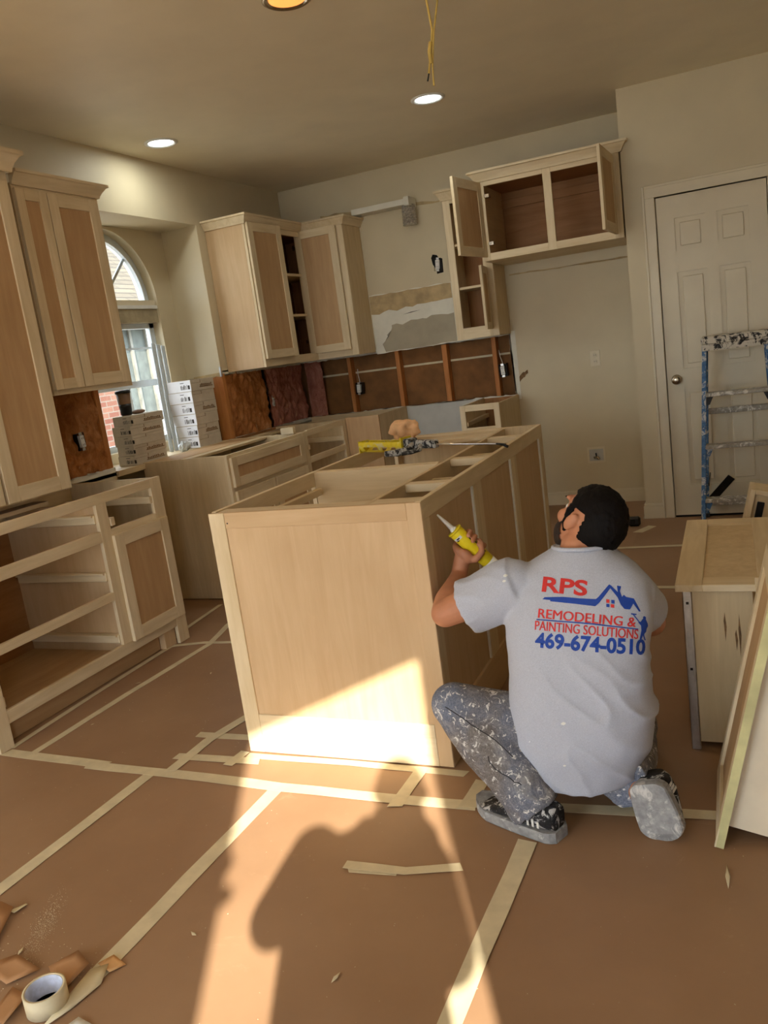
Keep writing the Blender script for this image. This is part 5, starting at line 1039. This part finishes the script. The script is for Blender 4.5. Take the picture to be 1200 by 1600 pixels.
poly('print_window', [(698, 343), (725, 345), (725, 372), (698, 370)], 'printblue'); poly('print_window', [(735, 346), (765, 349), (765, 377), (735, 374)], 'printred')
poly('print_painter', [(1000, 470), (1008, 462), (1006, 448), (1020, 442), (1034, 452), (1032, 468), (1050, 505), (1054, 525), (1042, 545), (1036, 572), (1018, 592), (1020, 610), (1032, 642), (1022, 646), (1006, 604), (994, 634), (976, 634), (984, 600), (992, 562), (988, 520), (966, 498), (966, 486), (986, 490)], 'printblue')
poly('print_roller', [(905, 418), (952, 424), (950, 434), (932, 432), (974, 486), (966, 490), (920, 432), (905, 430)], 'printblue')
for u_, v_, r_ in ((900, 853, 0.013), (880, 1128, 0.006), (881, 1196, 0.004), (786, 899, 0.006), (784, 908, 0.005)):
    bm = bmesh.new(); c_ = onshirt(u_, v_); f = bm.faces.new([bm.verts.new(c_+(PU*math.cos(2*PI*i/9)*(1+0.3*math.sin(i*5))+PV*math.sin(2*PI*i/9)*0.7)*r_*600) for i in range(9)]); press('paint_spot', bm, 'white')

# caulk cartridge in the left hand
t = thing('caulk_tube', 'yellow caulk cartridge with white nozzle held in the left hand against the island', 'caulk tube', tuple(T0))
MT = frame_mx(T0, nv, bv)
if (MT.to_3x3() @ Vector((0, 0, 1))).dot(AX) < 0: MT = frame_mx(T0, bv, nv)
CY = splat('yellow_cartridge', (232, 206, 30), (240, 216, 46), (236, 226, 150), 0.66, 0.74, 14, 0.35)
lathe(t, 'nozzle', [(0.0025, 0.0), (0.0032, 0.001), (0.0085, 0.062), (0.0085, 0.066), (0.012, 0.068), (0.012, 0.075)], 'white', MT, 18); lathe(t, 'cartridge', [(0.012, 0.0735), (TR-0.001, 0.0745), (TR, 0.077), (TR, 0.225), (TR-0.001, 0.226)], CY, MT, 32)
lathe(t, 'white_band', [(TR+0.0003, 0.2261), (TR+0.0003, 0.275), (TR-0.002, 0.285)], 'white', MT, 32); lathe(t, 'end_collar', [(TR+0.002, 0.074), (TR+0.002, 0.080), (TR, 0.081), (TR, 0.074)], CY, MT, 32)
bm = bmesh.new(); add_tube(bm, [G(0.098, -85, TR+0.0002), G(0.098, -84, TR+0.0008)], 0.0, 3) if False else None
for (s_, p_, w_, h_, m_) in ((0.100, -60, 0.010, 0.030, 'white'), (0.100, -62, 0.005, 0.012, 'ink'), (0.106, -50, 0.004, 0.010, 'ink'), (0.17, -140, 0.05, 0.004, 'ink'), (0.13, -128, 0.03, 0.004, 'ink')):
    b_ = bmesh.new(); vs = []; e_ = 0.0006 if m_ == 'white' else 0.0011
    for i in range(5):
        for j in (0, 1): vs.append(b_.verts.new(G(s_-w_/2+w_*j, p_+(i/4-0.5)*h_/TR*57.3, TR+e_)))
    for i in range(4): b_.faces.new((vs[2*i], vs[2*i+1], vs[2*i+3], vs[2*i+2]))
    link('label_print', b_, m_, t)

# --- the photographer, standing in front of the glass door behind the camera; throws the shadow on the floor
H_ = thing('person', 'person standing behind the viewpoint holding up a phone, seen by the shadow on the floor', 'person', (0.03, -0.2, 0))
pb = bmesh.new()
loft(pb, [(-0.05, -0.20, 0.80, 0.17, 0.12), (-0.05, -0.20, 1.00, 0.17, 0.115), (-0.04, -0.20, 1.20, 0.18, 0.115), (0.0, -0.19, 1.34, 0.18, 0.10), (0.05, -0.17, 1.42, 0.09, 0.07)], 28)
for s_ in (-1, 1): chain(pb, [((-0.05+s_*0.09, -0.20, 0.80), 0.095), ((-0.05+s_*0.10, -0.19, 0.46), 0.062), ((-0.05+s_*0.11, -0.22, 0.09), 0.042)]); capsule(pb, (-0.05+s_*0.11, -0.24, 0.042), 0.036, (-0.05+s_*0.13, -0.06, 0.034), 0.030)
head_parts(pb, H_, (0.10, -0.13, 1.535), (-0.35, 0.92, -0.15), (0.02, 0.15, 0.98), 'hair', False); capsule(pb, (0.07, -0.17, 1.38), 0.055, (0.09, -0.145, 1.48), 0.05)
PHC = -fwd*0.030
for s_ in (-1, 1):
    sh_ = Vector((0.0+s_*0.17, -0.19, 1.345)); el_ = Vector((-0.075+s_*0.235, -0.14, 1.12)); wr_ = Vector((0, 0, CAMH))+rt*(s_*0.10)-up*0.035-fwd*0.045
    chain(pb, [(sh_, 0.062), (el_, 0.046)]); chain(pb, [(el_, 0.044), (wr_, 0.028)]); pm = wr_+rt*(-s_*0.020)+up*0.02
    ell(pb, pm, (0.030, 0.018, 0.036), frame_mx((0, 0, 0), rt, -fwd))
    for i in range(4): b_ = pm+up*(-0.018+0.014*i)-rt*(s_*0.005)+fwd*0.0; chain(pb, [(b_-fwd*0.002, 0.008), (b_-rt*(s_*0.018)-fwd*0.006, 0.0075), (b_-rt*(s_*0.030)-fwd*0.012, 0.007)])
    chain(pb, [(pm-fwd*0.012+up*0.005, 0.010), (pm-fwd*0.022+up*0.02-rt*(s_*0.02), 0.009)])
blob('body', pb, 'skin', H_, 0.010, 3)
pc = bmesh.new(); loft(pc, [(-0.05, -0.20, 0.72, 0.205, 0.145), (-0.05, -0.20, 1.00, 0.20, 0.14), (-0.04, -0.20, 1.20, 0.195, 0.135), (0.0, -0.19, 1.34, 0.190, 0.118), (0.05, -0.172, 1.415, 0.10, 0.085)], 32)
for s_ in (-1, 1): chain(pc, [((0.0+s_*0.165, -0.19, 1.34), 0.078), ((-0.075+s_*0.235, -0.14, 1.12), 0.062)]); capsule(pc, (-0.075+s_*0.235, -0.14, 1.12), 0.060, (-0.02+s_*0.17, -0.09, 1.24), 0.046)
blob('jacket', pc, simple('dark_jacket', (70, 72, 78), 0.85), H_, 0.010, 4)
pj = bmesh.new()
for s_ in (-1, 1): chain(pj, [((-0.05+s_*0.088, -0.20, 0.82), 0.110), ((-0.05+s_*0.10, -0.19, 0.46), 0.078), ((-0.05+s_*0.11, -0.215, 0.11), 0.060)])
blob('trousers', pj, simple('dark_trousers', (52, 54, 64), 0.85), H_, 0.010, 4)
t = thing('phone', 'phone held up by the standing person', 'phone', tuple(Vector((0, 0, CAMH))+PHC))
mp_ = Matrix(((rt.x, up.x, -fwd.x, PHC.x), (rt.y, up.y, -fwd.y, PHC.y), (rt.z, up.z, -fwd.z, CAMH+PHC.z), (0, 0, 0, 1)))
box(t, 'phone_body', (-0.062, -0.036, 0.0), (0.092, 0.036, 0.008), 'black', mp_, bev=0.003); box(t, 'phone_screen', (-0.058, -0.033, 0.008), (0.088, 0.033, 0.0085), 'blackslide', mp_, bev=0)

# sawdust and flecks on the paper
rr = random.Random(11); bm = bmesh.new()
def fleck(x, y, s_):
    q = rr.uniform(0, 6.3); c_, d_ = math.cos(q)*s_, math.sin(q)*s_; z = 0.0012
    vs = [bm.verts.new(p) for p in ((x+c_, y+d_, z), (x-d_*0.5, y+c_*0.5, z), (x-c_, y-d_, z), (x, y, z+0.0012))]
    for f in ((0, 1, 3), (1, 2, 3), (2, 0, 3), (0, 2, 1)): bm.faces.new([vs[i] for i in f])
for i in range(260): fleck(rr.uniform(-2.6, 0.2), rr.uniform(1.0, 2.04), rr.uniform(0.0008, 0.0022))
for i in range(160): fleck(rr.uniform(-2.65, -1.75), rr.uniform(2.15, 3.4), rr.uniform(0.001, 0.003))
for i in range(900):
    f = rr.gauss(0, 1); g = rr.gauss(0, 1); fleck(-1.73+0.012*g+0.03*f, 1.33-0.055*f+0.012*g, rr.uniform(0.0004, 0.0013))
for i in range(120): fleck(rr.uniform(-1.9, -1.45), rr.uniform(1.08, 1.35), rr.uniform(0.0008, 0.003))
sdm = link('sawdust', bm, 'tape'); tag(sdm, 'fine pale sawdust specks sprinkled over the floor paper', 'sawdust', None, 'stuff')
